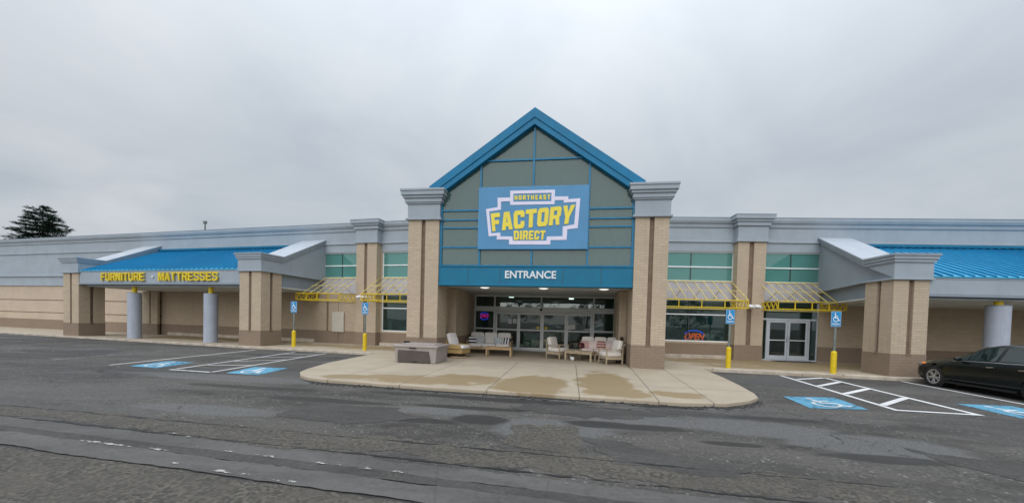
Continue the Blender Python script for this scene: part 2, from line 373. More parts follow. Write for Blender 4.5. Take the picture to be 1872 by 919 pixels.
# ------------------------------------------------------------------ mesh builder
I4 = Matrix.Identity(4)
class MB:
    W = None
    def __init__(s, X=None): s.v = []; s.f = []; s.mi = []; s.X = X or I4; s.sm = []
    def add(s, vs, fs, mi=0, smooth=False):
        b = len(s.v); s.v += [s.X @ (s.W(Vector(p)) if s.W else Vector(p)) for p in vs]
        for f in fs: s.f.append([b+i for i in f]); s.mi.append(mi); s.sm.append(smooth)
        return s
    def box(s, x0, x1, y0, y1, z0, z1, mi=0):
        v = [(x, y, z) for z in (z0, z1) for y in (y0, y1) for x in (x0, x1)]
        return s.add(v, [(0, 2, 3, 1), (4, 5, 7, 6), (0, 1, 5, 4), (2, 6, 7, 3), (0, 4, 6, 2), (1, 3, 7, 5)], mi)
    def prism(s, poly, axis, a, b, mi=0):
        # polygon in the two remaining axes (in x,y,z order), extruded along axis
        def P(q, w): return {'x': (w, q[0], q[1]), 'y': (q[0], w, q[1]), 'z': (q[0], q[1], w)}[axis]
        n = len(poly); v = [P(q, a) for q in poly] + [P(q, b) for q in poly]
        f = [list(range(n))[::-1], list(range(n, 2*n))] + [(i, (i+1) % n, n+(i+1) % n, n+i) for i in range(n)]
        return s.add(v, f, mi)
    def cyl(s, p0, p1, r0, r1=None, n=12, mi=0, caps=True, smooth=True):
        p0, p1 = Vector(p0), Vector(p1); r1 = r0 if r1 is None else r1
        d = (p1-p0).normalized(); a = d.orthogonal().normalized(); b = d.cross(a)
        v = []
        for p, r in ((p0, r0), (p1, r1)):
            v += [p + (a*math.cos(2*math.pi*i/n) + b*math.sin(2*math.pi*i/n))*r for i in range(n)]
        s.add(v, [(i, (i+1) % n, n+(i+1) % n, n+i) for i in range(n)], mi, smooth)
        if caps: s.add(v, [list(range(n))[::-1], list(range(n, 2*n))], mi)
        return s
    def bar(s, p0, p1, w, h=None, mi=0):      # square bar
        h = h or w; p0, p1 = Vector(p0), Vector(p1); d = (p1-p0).normalized()
        a = d.cross(Vector((0, 0, 1))); a = a.normalized() if a.length > 1e-4 else Vector((1, 0, 0)); b = a.cross(d)
        v = [p + a*(w/2*i) + b*(h/2*j) for p in (p0, p1) for i, j in ((-1, -1), (1, -1), (1, 1), (-1, 1))]
        return s.add(v, [(3, 2, 1, 0), (4, 5, 6, 7), (0, 1, 5, 4), (1, 2, 6, 5), (2, 3, 7, 6), (3, 0, 4, 7)], mi)
    def tube(s, pts, r, n=8, mi=0):
        for a, b in zip(pts[:-1], pts[1:]): s.cyl(a, b, r, r, n, mi)
        return s
    def blob(s, c, size, T=None, e1=.5, e2=.5, nu=16, nv=10, mi=0):
        # superellipsoid: cushions, pillows
        def pw(x, e): return math.copysign(abs(x)**e, x)
        T = T or I4; v = []; f = []
        for j in range(nv+1):
            ph = -math.pi/2 + math.pi*j/nv
            for i in range(nu):
                th = 2*math.pi*i/nu
                p = Vector((size[0]/2*pw(math.cos(ph), e1)*pw(math.cos(th), e2), size[1]/2*pw(math.cos(ph), e1)*pw(math.sin(th), e2), size[2]/2*pw(math.sin(ph), e1)))
                v.append(Vector(c) + (T @ p))
        for j in range(nv):
            for i in range(nu):
                f.append((j*nu+i, j*nu+(i+1) % nu, (j+1)*nu+(i+1) % nu, (j+1)*nu+i))
        return s.add(v, f, mi, True)
    def build(s, name, mats, parent=None, bevel=0., seg=2):
        me = bpy.data.meshes.new(name)
        pm = WM.get(parent.name, I4).inverted() if parent is not None else I4
        me.from_pydata([pm @ p for p in s.v], [], s.f)
        mats = mats if isinstance(mats, (list, tuple)) else [mats]
        for k in mats: me.materials.append(M[k])
        me.polygons.foreach_set('material_index', s.mi); me.polygons.foreach_set('use_smooth', s.sm)
        bm = bmesh.new(); bm.from_mesh(me); bmesh.ops.recalc_face_normals(bm, faces=bm.faces)
        bm.to_mesh(me); bm.free(); me.update()
        o = bpy.data.objects.new(name, me); COL.objects.link(o)
        WM[o.name] = I4 if parent is None else WM[parent.name]
        if parent is not None: o.parent = parent
        if bevel:
            md = o.modifiers.new('bevel', 'BEVEL'); md.width = bevel; md.segments = seg; md.limit_method = 'ANGLE'; md.angle_limit = R(40)
            md.harden_normals = False
        return o
WM = {}
def thing(name, label, cat, M4=None, group=None):
    o = bpy.data.objects.new(name, None); COL.objects.link(o); o.empty_display_size = .2
    o.matrix_world = M4 or I4; WM[o.name] = (M4 or I4).copy()
    o['label'] = label; o['category'] = cat
    if group: o['group'] = group
    return o
def tag(o, label, cat, group=None):
    o['label'] = label; o['category'] = cat
    if group: o['group'] = group
    return o
def struct(o, kind='structure'): o['kind'] = kind; return o
def T(x, y, z=0., rz=0.): return Matrix.Translation((x, y, z)) @ Matrix.Rotation(rz, 4, 'Z')
def copy_tree(o, M4, label, group=None, swap=None):
    c = o.copy(); COL.objects.link(c); c.matrix_world = M4; c['label'] = label; WM[c.name] = M4.copy()
    if group: c['group'] = group
    def rec(src, dst):
        for ch in [q for q in bpy.data.objects if q.parent == src]:
            d = ch.copy(); COL.objects.link(d); d.parent = dst; WM[d.name] = M4
            if swap and ch.data and any(mm and mm.name in swap for mm in ch.data.materials):
                d.data = ch.data.copy()
                for i, mm in enumerate(d.data.materials):
                    if mm and mm.name in swap: d.data.materials[i] = M[swap[mm.name]]
            rec(ch, d)
    rec(o, c); return c

# 2-D lettering -----------------------------------------------------
def loops_mesh(loops, extrude):
    cu = bpy.data.curves.new('tmp', 'CURVE'); cu.dimensions = '2D'; cu.fill_mode = 'BOTH'; cu.extrude = extrude
    for lp in loops:
        sp = cu.splines.new('POLY'); sp.points.add(len(lp)-1)
        for i, (x, y) in enumerate(lp): sp.points[i].co = (x, y, 0, 1)
        sp.use_cyclic_u = True
    ob = bpy.data.objects.new('tmp', cu); me = ob.to_mesh()
    v = [tuple(q.co) for q in me.vertices]; f = [tuple(p.vertices) for p in me.polygons]
    ob.to_mesh_clear(); bpy.data.objects.remove(ob); bpy.data.curves.remove(cu)
    return v, f
def text_mesh(txt, w, h, extrude, bold=0., spacing=1.0):
    cu = bpy.data.curves.new('tmp', 'FONT'); cu.body = txt; cu.size = 1; cu.extrude = extrude; cu.offset = bold; cu.space_character = spacing
    cu.resolution_u = 4
    ob = bpy.data.objects.new('tmp', cu); COL.objects.link(ob)
    bpy.context.view_layer.update()
    ev = ob.evaluated_get(bpy.context.evaluated_depsgraph_get()); me = ev.to_mesh()
    v = [tuple(q.co) for q in me.vertices]; f = [tuple(p.vertices) for p in me.polygons]
    ev.to_mesh_clear(); bpy.data.objects.remove(ob); bpy.data.curves.remove(cu)
    x0, x1 = min(p[0] for p in v), max(p[0] for p in v); y0, y1 = min(p[1] for p in v), max(p[1] for p in v)
    sx = w/(x1-x0); sy = h/(y1-y0)
    return [((p[0]-x0)*sx, (p[1]-y0)*sy, p[2]) for p in v], f
def on_wall(v, x, yf, z): return [(x+p[0], yf-p[2], z+p[1]) for p in v]       # text plane -> facing -Y
GL = {
 'F': [[(0,0),(0,1),(1,1),(1,.76),(.38,.76),(.38,.6),(.86,.6),(.86,.37),(.38,.37),(.38,0)]],
 'A': [[(0,0),(.26,1),(.74,1),(1,0),(.65,0),(.61,.19),(.39,.19),(.35,0)], [(.44,.41),(.5,.74),(.56,.41)]],
 'C': [[(.15,0),(0,.15),(0,.85),(.15,1),(.85,1),(1,.85),(1,.62),(.64,.62),(.64,.76),(.37,.76),(.37,.24),(.64,.24),(.64,.4),(1,.4),(1,.15),(.85,0)]],
 'T': [[(.31,0),(.31,.76),(0,.76),(0,1),(1,1),(1,.76),(.69,.76),(.69,0)]],
 'O': [[(.15,0),(0,.15),(0,.85),(.15,1),(.85,1),(1,.85),(1,.15),(.85,0)], [(.37,.24),(.37,.76),(.63,.76),(.63,.24)]],
 'R': [[(0,0),(0,1),(.85,1),(1,.87),(1,.5),(.88,.42),(1,0),(.66,0),(.55,.34),(.37,.34),(.37,0)], [(.37,.54),(.37,.78),(.64,.78),(.64,.54)]],
 'Y': [[(.32,0),(.32,.38),(0,1),(.36,1),(.5,.62),(.64,1),(1,1),(.68,.38),(.68,0)]],
 'D': [[(0,0),(0,1),(.8,1),(1,.82),(1,.18),(.8,0)], [(.37,.24),(.37,.76),(.63,.76),(.63,.24)]],
 'I': [[(0,0),(0,1),(1,1),(1,0)]],
 'E': [[(0,0),(0,1),(1,1),(1,.77),(.4,.77),(.4,.61),(.9,.61),(.9,.39),(.4,.39),(.4,.23),(1,.23),(1,0)]],
 'N': [[(0,0),(0,1),(.35,1),(.67,.45),(.67,1),(1,1),(1,0),(.65,0),(.33,.55),(.33,0)]],
 'H': [[(0,0),(0,1),(.35,1),(.35,.61),(.65,.61),(.65,1),(1,1),(1,0),(.65,0),(.65,.38),(.35,.38),(.35,0)]],
 'S': [[(.1,0),(0,.1),(0,.24),(.64,.24),(.64,.38),(.15,.38),(0,.5),(0,.88),(.15,1),(.9,1),(1,.9),(1,.76),(.36,.76),(.36,.62),(.85,.62),(1,.5),(1,.12),(.85,0)]],
}
# ------------------------------------------------------------------ frames of the three facade runs
FL = T(-13.5, 21.6, 0, -R(6.5)); FR = T(10.0, 21.6, 0, R(4.5)); FC = I4
GZ = -.09      # asphalt level; pavement top is 0

# ================================================================== ground
mb = MB(); mb.add([(-500, -500, GZ), (500, -500, GZ), (500, 500, GZ), (-500, 500, GZ)], [(0, 1, 2, 3)])
struct(mb.build('parking_lot_ground', 'asphalt'))
kl = [(-60, 23.3), (-33.2, 19.25), (-17.0, 17.08), (-8.9, 16.35)]
kr = [(5.0, 15.75), (11.4, 15.45), (30, 16.2)]
mb = MB()
back = [(30, 25), (11, 22), (2.7, 22), (-6.2, 22), (-13, 22), (-60, 28)]
mb.prism(kl + [(-7.4, 15.7), (-7.4, 15.2), (4.9, 15.2)] + kr + back, 'z', GZ-.02, 0)
struct(mb.build('pavement', 'walk_concrete'))
def arc(cx, cy, r, a0, a1, n): return [(cx+r*math.cos(R(a0+(a1-a0)*i/n)), cy+r*math.sin(R(a0+(a1-a0)*i/n))) for i in range(n+1)]
pl = [(-8.95, 16.33), (-8.8, 14.2), (-8.6, 12.4), (-8.15, 10.7), (-7.9, 10.1), (-7.5, 9.6), (-7.0, 9.26), (-6.4, 9.08), (-5.65, 9.03), (-4.68, 8.93), (-3.22, 8.84), (-1.21, 8.80), (.65, 8.70), (2.36, 8.67),
      (3.33, 8.88), (3.98, 9.35), (4.38, 9.85), (4.54, 10.4), (4.74, 11.8), (4.90, 13.5), (5.0, 15.74), (4.9, 15.21), (-7.39, 15.21), (-7.39, 15.71)]
mb = MB(); mb.prism(pl, 'z', GZ-.02, .004)
struct(mb.build('entrance_plaza', 'plaza_concrete', bevel=.025))
def strip(path, w, z0, z1, mb, mi=0):
    # box-section strip along a path, to the left-hand side of it (towards +normal)
    n = len(path); L = []; Rr = []
    for i, p in enumerate(path):
        a = Vector(path[max(0, i-1)]); b = Vector(path[min(n-1, i+1)]); d = (b-a).normalized(); nn = Vector((-d.y, d.x))
        L.append(Vector(p)+nn*w); Rr.append(Vector(p))
    for i in range(n-1):
        q = [Rr[i], Rr[i+1], L[i+1], L[i]]
        v = [(a.x, a.y, z0) for a in q] + [(a.x, a.y, z1) for a in q]
        mb.add(v, [(3, 2, 1, 0), (4, 5, 6, 7), (0, 1, 5, 4), (1, 2, 6, 5), (2, 3, 7, 6), (3, 0, 4, 7)], mi)
    return mb
def sub(path, step=2.4):
    out = []
    for a, b in zip(path[:-1], path[1:]):
        a, b = Vector(a), Vector(b); k = max(1, int((b-a).length/step))
        out += [tuple(a+(b-a)*i/k) for i in range(k)]
    return out + [tuple(path[-1])]
kerb_l = [(x, y-.004) for x, y in kl[:-1]] + [(-9.15, 16.37)]
mb = MB(); strip(kerb_l, .16, GZ-.02, .016, mb); struct(mb.build('kerb', 'concrete_kerb', bevel=.02))
mb = MB(); strip([(5.35, 15.73-.004), (9.45, 15.55-.004)], .16, GZ-.02, .05, mb); struct(mb.build('kerb', 'concrete_kerb', bevel=.03))
mb = MB(); strip([(9.75, 15.53-.006), (11.4, 15.45-.006), (13.6, 15.53)], .17, GZ-.02, .045, mb); struct(mb.build('kerb', 'concrete_kerb', bevel=.03))
mb = MB(); strip([(14.0, 15.545), (30, 16.19)], .16, GZ-.02, .02, mb); struct(mb.build('kerb', 'concrete_kerb', bevel=.02))
# crumbled black edge along the plaza front
mb = MB(); rr = random.Random(3)
edge = [(-7.0, 9.24), (-6.4, 9.06), (-5.65, 9.0), (-4.68, 8.9), (-3.22, 8.81), (-1.21, 8.77), (.65, 8.67), (2.36, 8.64), (3.33, 8.85), (3.98, 9.32), (4.38, 9.82)]
es = sub(edge, .12); amp = []
top_ = []; bot_ = []
for i, p in enumerate(es):
    g = .05 + .10*max(0, math.sin(i*.23)*math.sin(i*.071+1)) + rr.random()*.05
    bot_.append((p[0]+rr.uniform(-.03, .03), p[1]-g)); top_.append((p[0], p[1]+.06))
n = len(es)
mb.add([(x, y, GZ+.010) for x, y in top_] + [(x, y, GZ+.004) for x, y in bot_], [(i, i+1, n+i+1, n+i) for i in range(n-1)])
struct(mb.build('asphalt_edge', 'black_matte'))
mb = MB()
for k in range(260):
    i = rr.randrange(n-1) if k % 3 else rr.choice([rr.randint(4, 22), rr.randint(70, 96)])
    i = min(i, n-1); x, y = bot_[i]; x += rr.uniform(-.1, .1); y += rr.uniform(-.12, .12); s_ = rr.uniform(.012, .045)
    mb.blob((x, y, GZ+s_*.3), (s_*2.2, s_*1.6, s_), Matrix.Rotation(rr.uniform(0, 6), 4, 'Z'), .8, .8, 6, 4)
struct(mb.build('asphalt_crumbs', 'sealed_dark'), 'stuff')

# old banded strip at the front of the lot
def ragged(y0, y1, x0, x1, slope, z, name, mat, seed, amp=.05, step=.09):
    q = random.Random(seed); n = int((x1-x0)/step); tp = []; bt = []; a = b = 0
    for i in range(n+1):
        x = x0+(x1-x0)*i/n; a = a*.8+q.uniform(-amp, amp)*.5; b = b*.8+q.uniform(-amp, amp)*.5
        yy = slope*(x+4)
        tp.append((x, y1+yy+a, z)); bt.append((x, y0+yy+b, z))
    m_ = MB(); m_.add(tp+bt, [(i, i+1, n+2+i, n+1+i) for i in range(n)]); return struct(m_.build(name, mat))
ragged(4.55, 5.15, -16, 3.6, -.035, GZ+.004, 'loose_stone_strip', 'loose_stone', 11, .16)
ragged(4.12, 4.44, -16, 2.6, -.062, GZ+.008, 'sealed_strip', 'sealed_light', 12, .04)
ragged(3.93, 4.13, -16, 2.2, -.062, GZ+.012, 'sealed_strip', 'sealed_dark', 13, .02)
ragged(3.55, 3.93, -16, 2.0, -.062, GZ+.016, 'sealed_strip', 'sealed_light', 14, .03)
ragged(2.2, 3.52, -16, 6.0, -.062, GZ+.004, 'loose_stone_strip', 'loose_stone', 15, .05)
def old_paint(x0, x1, y, h, seed, slope=-.062):
    q = random.Random(seed); n = max(3, int((x1-x0)/.05)); tp = []; bt = []
    for i in range(n+1):
        x = x0+(x1-x0)*i/n; k = min(1, 4*i/n, 4*(n-i)/n)*h
        yy = y+slope*(x+4); tp.append((x, yy+k*q.uniform(.2, .6), GZ+.024)); bt.append((x, yy-k*q.uniform(.1, .6), GZ+.024))
    return tp, bt
mb = MB()
for (x0, x1, y, h) in [(-5.8, -5.45, 4.50, .06), (-5.35, -5.15, 4.45, .05), (-6.5, -5.45, 3.93, .06), (-5.3, -4.9, 3.95, .05), (-4.9, -4.6, 4.16, .05), (-4.3, -3.75, 4.14, .05), (-3.7, -3.35, 4.13, .06), (-3.28, -3.05, 4.13, .07),
                       (-3.0, -2.75, 4.13, .06), (-2.7, -2.2, 4.13, .06), (-2.0, -1.75, 4.14, .04), (-4.6, -4.2, 3.66, .05), (-4.1, -3.3, 3.62, .06), (-3.2, -2.6, 3.6, .05), (-.2, .5, 4.35, .03), (-2.4, -2.2, 4.12, .03)]:
    tp, bt = old_paint(x0, x1, y, h, int((x0+9)*100)); k = len(tp); mb.add(tp+bt, [(i, i+1, k+i+1, k+i) for i in range(k-1)])
struct(mb.build('old_road_paint', 'old_white'))
ragged(5.10, 5.125, -16, 3.6, -.035, GZ+.0065, 'asphalt_crack', 'black_matte', 17, .035, .05)
ragged(4.515, 4.545, -16, 2.6, -.05, GZ+.0065, 'asphalt_crack', 'black_matte', 18, .03, .05)
# local patches, damp hollows
def patch(pts, z, name, mat, seed, amp=.06):
    q = random.Random(seed); P = sub(pts + [pts[0]], .15)[:-1]
    P = [(x+q.uniform(-amp, amp), y+q.uniform(-amp, amp)) for x, y in P]
    m_ = MB(); m_.add([(x, y, GZ+z) for x, y in P], [list(range(len(P)))]); return struct(m_.build(name, mat))
patch([(.2, 5.9), (.9, 5.7), (1.6, 5.2), (2.3, 5.0), (1.9, 4.7), (.6, 4.85), (.35, 5.3)], .006, 'asphalt_patch', 'sealed_dark', 21)
patch([(-1.0, 5.25), (.05, 5.0), (.25, 5.7), (.0, 6.5), (-.9, 6.3)], .005, 'asphalt_patch', 'loose_stone', 24, .1)
patch([(4.9, 6.6), (5.2, 6.35), (6.2, 6.0), (7, 5.2), (5.4, 5.3), (5.0, 5.9)], .005, 'asphalt_patch', 'sealed_dark', 22, .06)
patch([(-5.2, 5.9), (-3.6, 5.7), (-2.6, 6.3), (-3.4, 7.0), (-5.0, 6.8)], .005, 'asphalt_patch', 'sealed_dark', 23, .08)
patch([(-1.2, 7.5), (.2, 7.1), (1.3, 7.35), (2.0, 7.9), (.2, 8.1), (-1.0, 8.0)], .005, 'asphalt_patch', 'sealed_dark', 25, .09)

# painted stall lines ------------------------------------------------
def line(mb, a, b, w, z=.004):
    a, b = Vector(a), Vector(b); d = (b-a).normalized(); nn = Vector((-d.y, d.x))*w/2
    q = [a-nn, b-nn, b+nn, a+nn]; mb.add([(p.x, p.y, GZ+z) for p in q], [(0, 1, 2, 3)]); return mb
mb = MB()
line(mb, (-15.25, 16.4), (-14.5, 10.0), .11)
line(mb, (-11.39, 16.3), (-10.5, 9.75), .10); line(mb, (-12.96, 16.2), (-11.97, 9.95), .10)
line(mb, (-11.98, 9.78), (-10.5, 9.70), .12, .008)
for a, b in [((-11.95, 10.95), (-10.75, 11.45)), ((-12.15, 12.15), (-10.98, 13.4)), ((-12.4, 13.6), (-11.2, 14.5)), ((-12.6, 15.1), (-11.5, 15.9))]: line(mb, a, b, .10, .008)
struct(mb.build('stall_lines', 'line_white'))
mb = MB()
for a, b in [((-18.0, 16.4), (-17.5, 10.4)), ((-21.05, 16.9), (-20.9, 12)), ((-23.6, 17.6), (-23.1, 12.2)), ((-26, 18.2), (-25.3, 13.6)), ((-29, 18.8), (-28.2, 13)), ((-32, 19.2), (-31, 13))]: line(mb, a, b, .11)
struct(mb.build('stall_lines', 'line_faint'))
mb = MB()
line(mb, (7.63, 15.5), (7.13, 9.6), .12); line(mb, (9.03, 15.35), (8.66, 9.6), .12); line(mb, (7.1, 9.64), (8.72, 9.60), .12, .008)
for a, b in [((7.68, 14.55), (8.93, 15.3)), ((7.5, 13.05), (8.84, 14.3)), ((7.38, 11.7), (8.78, 12.95)), ((7.24, 10.2), (8.68, 11.5))]: line(mb, a, b, .15, .008)
line(mb, (11.45, 15.35), (11.2, 9.6), .11); line(mb, (14.1, 15.4), (13.9, 9.6), .11)
struct(mb.build('stall_lines', 'line_bright'))

def arc_pts(cx, cy, r, a0, a1, n): return [(cx+r*math.cos(R(a0+(a1-a0)*i/n)), cy+r*math.sin(R(a0+(a1-a0)*i/n))) for i in range(n+1)]
def wheelchair():
    """strokes (polyline, width) of the access symbol in a unit square"""
    return [([(.40, .74), (.43, .42)], .11), ([(.40, .42), (.68, .42)], .10), ([(.68, .45), (.80, .14)], .10), ([(.79, .145), (.92, .20)], .09),
            ([(.42, .60), (.66, .60)], .08), (arc_pts(.46, .30, .25, 118, 338, 18), .075)]
def symbol_mesh(mb, mapf, dz):
    k = 0
    def put(poly):
        nonlocal k; k += 1
        vs = [mapf(x, y, dz*k) for x, y in poly]; mb.add(vs, [list(range(len(vs)))])
    put([(.39+.075*math.cos(2*math.pi*i/14), .86+.075*math.sin(2*math.pi*i/14)) for i in range(14)])
    for pts, w in wheelchair():
        for a, b in zip(pts[:-1], pts[1:]):
            a, b = Vector(a), Vector(b); d = (b-a).normalized(); nn = Vector((-d.y, d.x))*w/2; e_ = d*.006
            put([tuple(a-nn-e_), tuple(b-nn+e_), tuple(b+nn+e_), tuple(a+nn-e_)])
def stall_symbol(q):
    # q: four ground corners: near-left, near-right, far-right, far-left as the driver sees them
    a, b, c, d = [Vector(p) for p in q]
    def mp(u, v, z): 
        p = (a*(1-u)+b*u)*(1-v) + (d*(1-u)+c*u)*v; return (p.x, p.y, GZ+.012+z)
    mb = MB(); mb.add([(p.x, p.y, GZ+.008) for p in (a, b, c, d)], [(0, 1, 2, 3)]); struct(mb.build('stall_symbol_ground', 'stall_blue'))
    mb = MB(); symbol_mesh(mb, lambda x, y, z: mp(.08+.84*x, .06+.88*y, z), .0004); struct(mb.build('stall_symbol_mark', 'symbol_white'))
stall_symbol([(-13.75, 10.0), (-12.6, 9.9), (-13.0, 11.45), (-14.05, 11.45)])
stall_symbol([(-9.97, 9.7), (-8.85, 9.62), (-9.2, 11.2), (-10.34, 11.1)])
stall_symbol([(5.2, 9.3), (6.48, 9.5), (6.68, 10.95), (5.35, 10.72)])
stall_symbol([(9.3, 9.5), (10.55, 9.55), (10.6, 11.05), (9.37, 10.98)])

# ================================================================== store building
bld = thing('store_building', 'long tan brick store with grey cornice, blue gabled entrance and two blue roofed canopies', 'store', T(-1.75, 21.6))
B = bld
def grid_wall(mb, x0, x1, z0, z1, holes, y0, y1, mi=0):
    xs = sorted({x0, x1, *[h[0] for h in holes], *[h[1] for h in holes]}); zs = sorted({z0, z1, *[h[2] for h in holes], *[h[3] for h in holes]})
    xs = [x for x in xs if x0 <= x <= x1]; zs = [z for z in zs if z0 <= z <= z1]
    for i in range(len(xs)-1):
        k = 0
        while k < len(zs)-1:
            def solid(kk): 
                cx_, cz_ = (xs[i]+xs[i+1])/2, (zs[kk]+zs[kk+1])/2
                return not any(h[0] < cx_ < h[1] and h[2] < cz_ < h[3] for h in holes)
            if not solid(k): k += 1; continue
            j = k
            while j+1 < len(zs)-1 and solid(j+1): j += 1
            mb.box(xs[i], xs[i+1], y0, y1, zs[k], zs[j+1], mi); k = j+1
BR = .76       # top of the brown base course
PAR = [(0, 5.56), (0, 6.0), (-.07, 6.03), (-.07, 6.1), (-.02, 6.13), (-.02, 6.76), (-.08, 6.80), (-.10, 6.96), (-.17, 7.0), (-.22, 7.12), (-.22, 7.25), (.4, 7.25), (.4, 5.56)]
CAPL = [(5.98, 6.10, .10), (6.10, 6.78, .05), (6.78, 6.98, .13), (6.98, 7.10, .20), (7.10, 7.30, .27)]

def window(F, x0, x1, z0, z1, xm, zm, glassmat, framemat='alum', y=.10, fw_=.055, darkv=True):
    """frame ring, bars at xm / zm, pane behind"""
    f = MB(F)
    f.box(x0, x1, y-.03, y+.06, z0, z0+fw_); f.box(x0, x1, y-.03, y+.06, z1-fw_, z1)
    f.box(x0, x0+fw_, y-.03, y+.06, z0+fw_, z1-fw_); f.box(x1-fw_, x1, y-.03, y+.06, z0+fw_, z1-fw_)
    for q in zm: f.box(x0+fw_, x1-fw_, y-.032, y+.055, q-.03, q+.03)
    for q in xm: f.box(q-.02, q+.02, y-.02, y+.05, z0+fw_, z1-fw_, 1)
    w = f.build('window', [framemat, 'alum_dark' if darkv else framemat], B)
    p = MB(F); p.box(x0+.01, x1-.01, y+.012, y+.022, z0+.01, z1-.01); p.build('pane', glassmat, w)
    return w

# --- left run
mb = MB(FL)
holesL = [(-2.3, .62, 4.0, 5.56), (2.12, 5.9, .85, 3.05), (2.12, 5.9, 4.0, 5.56)]
grid_wall(mb, -2.6, 7.4, BR, 5.56, holesL, 0, .3); mb.build('wall', 'tan_brick', B)
mb = MB(FL); grid_wall(mb, -2.6, 7.4, -.05, BR, [], -.012, .3); mb.build('base_course', 'brown_brick', B)
mb = MB(FL); mb.box(2.13, 5.9, -.20, -.014, -.04, .17); mb.build('ledge', 'concrete_kerb', B, bevel=.02)
mb = MB(FL)       # block wall of the left wing in three courses with shadow gaps, and its brown base
for a, b in ((BR, 1.28), (1.34, 2.28), (2.34, 3.47)): mb.box(-50, -15.97, 0, .3, a, b)
mb.build('wall', 'plain_block', B)
mb = MB(FL); mb.box(-50, -15.97, .05, .29, 1.28, 2.34); mb.build('wall_groove', 'groove_brown', B)
mb = MB(FL); mb.box(-15.968, -2.602, .02, .3, BR, 3.47); mb.build('wall', 'tan_brick', B)
mb = MB(FL); mb.box(-50, -2.6, -.012, .3, -.05, BR); mb.build('base_course', 'brown_brick', B)
mb = MB(FL); mb.box(-15.2, -2.6, -.15, -.014, -.04, .2); mb.build('ledge', 'concrete_kerb', B, bevel=.02)
mb = MB(FL); mb.box(-50, -2.6, 0, .3, 3.47, 5.56); mb.build('wall', 'grey_stucco', B)
mb = MB(FL); mb.prism([(-.10, 3.47), (-.03, 3.50), (-.03, 4.16), (-.13, 4.20), (-.13, 4.30), (0, 4.33), (0, 3.47)], 'x', -50, -17.2); mb.build('wall_band', 'grey_stucco', B)
mb = MB(FL); mb.box(-50, -17.2, -.14, 0, 4.26, 4.29); mb.build('band_flashing', 'coping_metal', B)
mb = MB(FL); mb.prism(PAR, 'x', -50, 7.4); mb.build('parapet', 'grey_stucco', B)
mb = MB(FL); mb.box(-50, 7.4, -.235, .42, 7.252, 7.275); mb.build('parapet_coping', 'grey_dark', B)
# --- right run
mb = MB(FR)
holesR = [(-6.6, -1.9, .85, 3.05), (-6.6, -1.9, 4.0, 5.56), (-.62, 2.4, -.06, 3.05), (-.62, 2.4, 4.0, 5.56)]
grid_wall(mb, -7.6, 30, BR, 5.56, holesR, 0, .3); mb.build('wall', 'tan_brick', B)
mb = MB(FR); grid_wall(mb, -7.6, 30, -.05, BR, [(-.62, 2.4, -.06, 3.05)], -.012, .3); mb.build('base_course', 'brown_brick', B)
mb = MB(FR); mb.box(-6.6, -1.97, -.20, -.014, -.04, .17); mb.build('ledge', 'concrete_kerb', B, bevel=.02)
mb = MB(FR); mb.prism(PAR, 'x', -7.6, 30); mb.build('parapet', 'grey_stucco', B)
mb = MB(FR); mb.box(-7.6, 30, -.235, .42, 7.252, 7.275); mb.build('parapet_coping', 'grey_dark', B)
# --- pilasters with a brown slot and a grey cap
def pilaster(F, x0, x1, g0, g1, yf, ztop, cap=True, yb=-.002, base=BR):
    m_ = MB(F)
    m_.box(x0, g0, yf, yb, base, ztop); m_.box(g1, x1, yf, yb, base, ztop); 
    p = m_.build('pilaster', 'tan_brick', B)
    m_ = MB(F); m_.box(g0, g1, yf+.09, yb, base, ztop); m_.build('pilaster_slot', 'groove_brown', p)
    m_ = MB(F); m_.box(x0-.012, x1+.012, yf-.012, yb-.012, -.05, base); m_.build('pilaster_base', 'brown_brick', p)
    if cap:
        m_ = MB(F)
        for z0, z1, o_ in CAPL: m_.box(x0-o_, x1+o_, yf-o_, .3, z0, z1)
        m_.box(x0-.29, x1+.29, yf-.29, .32, 7.302, 7.325)
        m_.build('pilaster_cap', 'grey_stucco', B, bevel=.012)
    return p
pilaster(FL, .68, 2.06, 1.22, 1.42, -.45, 5.99)
pilaster(FR, -1.95, -.58, -1.40, -1.17, -.45, 5.99)
pilaster(FL, -17.45, -15.95, -16.75, -16.6, -.3, 3.05, cap=False, yb=-.15)
pilaster(FL, -2.35, -.9, -1.75, -1.6, -.04, 3.05, cap=False, yb=-.005)
# windows
window(FL, -2.3, .62, 4.0, 5.56, [-.75], [4.76], 'glass_teal')
window(FL, 2.12, 5.9, 4.0, 5.56, [4.2], [4.76], 'glass_teal')
window(FL, 2.12, 5.9, .85, 3.05, [4.2], [2.22], 'glass_store')
window(FR, -6.6, -1.9, 4.0, 5.56, [-4.05], [4.76], 'glass_teal')
window(FR, -6.6, -1.9, .85, 3.05, [-4.05], [2.27], 'glass_store')
window(FR, -.62, 2.4, 4.0, 5.56, [.95], [4.76], 'glass_teal')
# grey metal infill panels behind the awnings
for F, a, b in ((FL, -2.25, .66), (FL, 2.12, 5.9), (FR, -6.6, -1.96), (FR, -.57, 2.4)):
    m_ = MB(F); m_.box(a, b, -.03, -.004, 3.05, 3.99); 
    for q in range(int((b-a)/.95)): m_.box(a+.95*(q+1)-.006, a+.95*(q+1)+.006, -.034, -.03, 3.06, 3.98)
    m_.build('infill_panel', 'metal_panel', B)
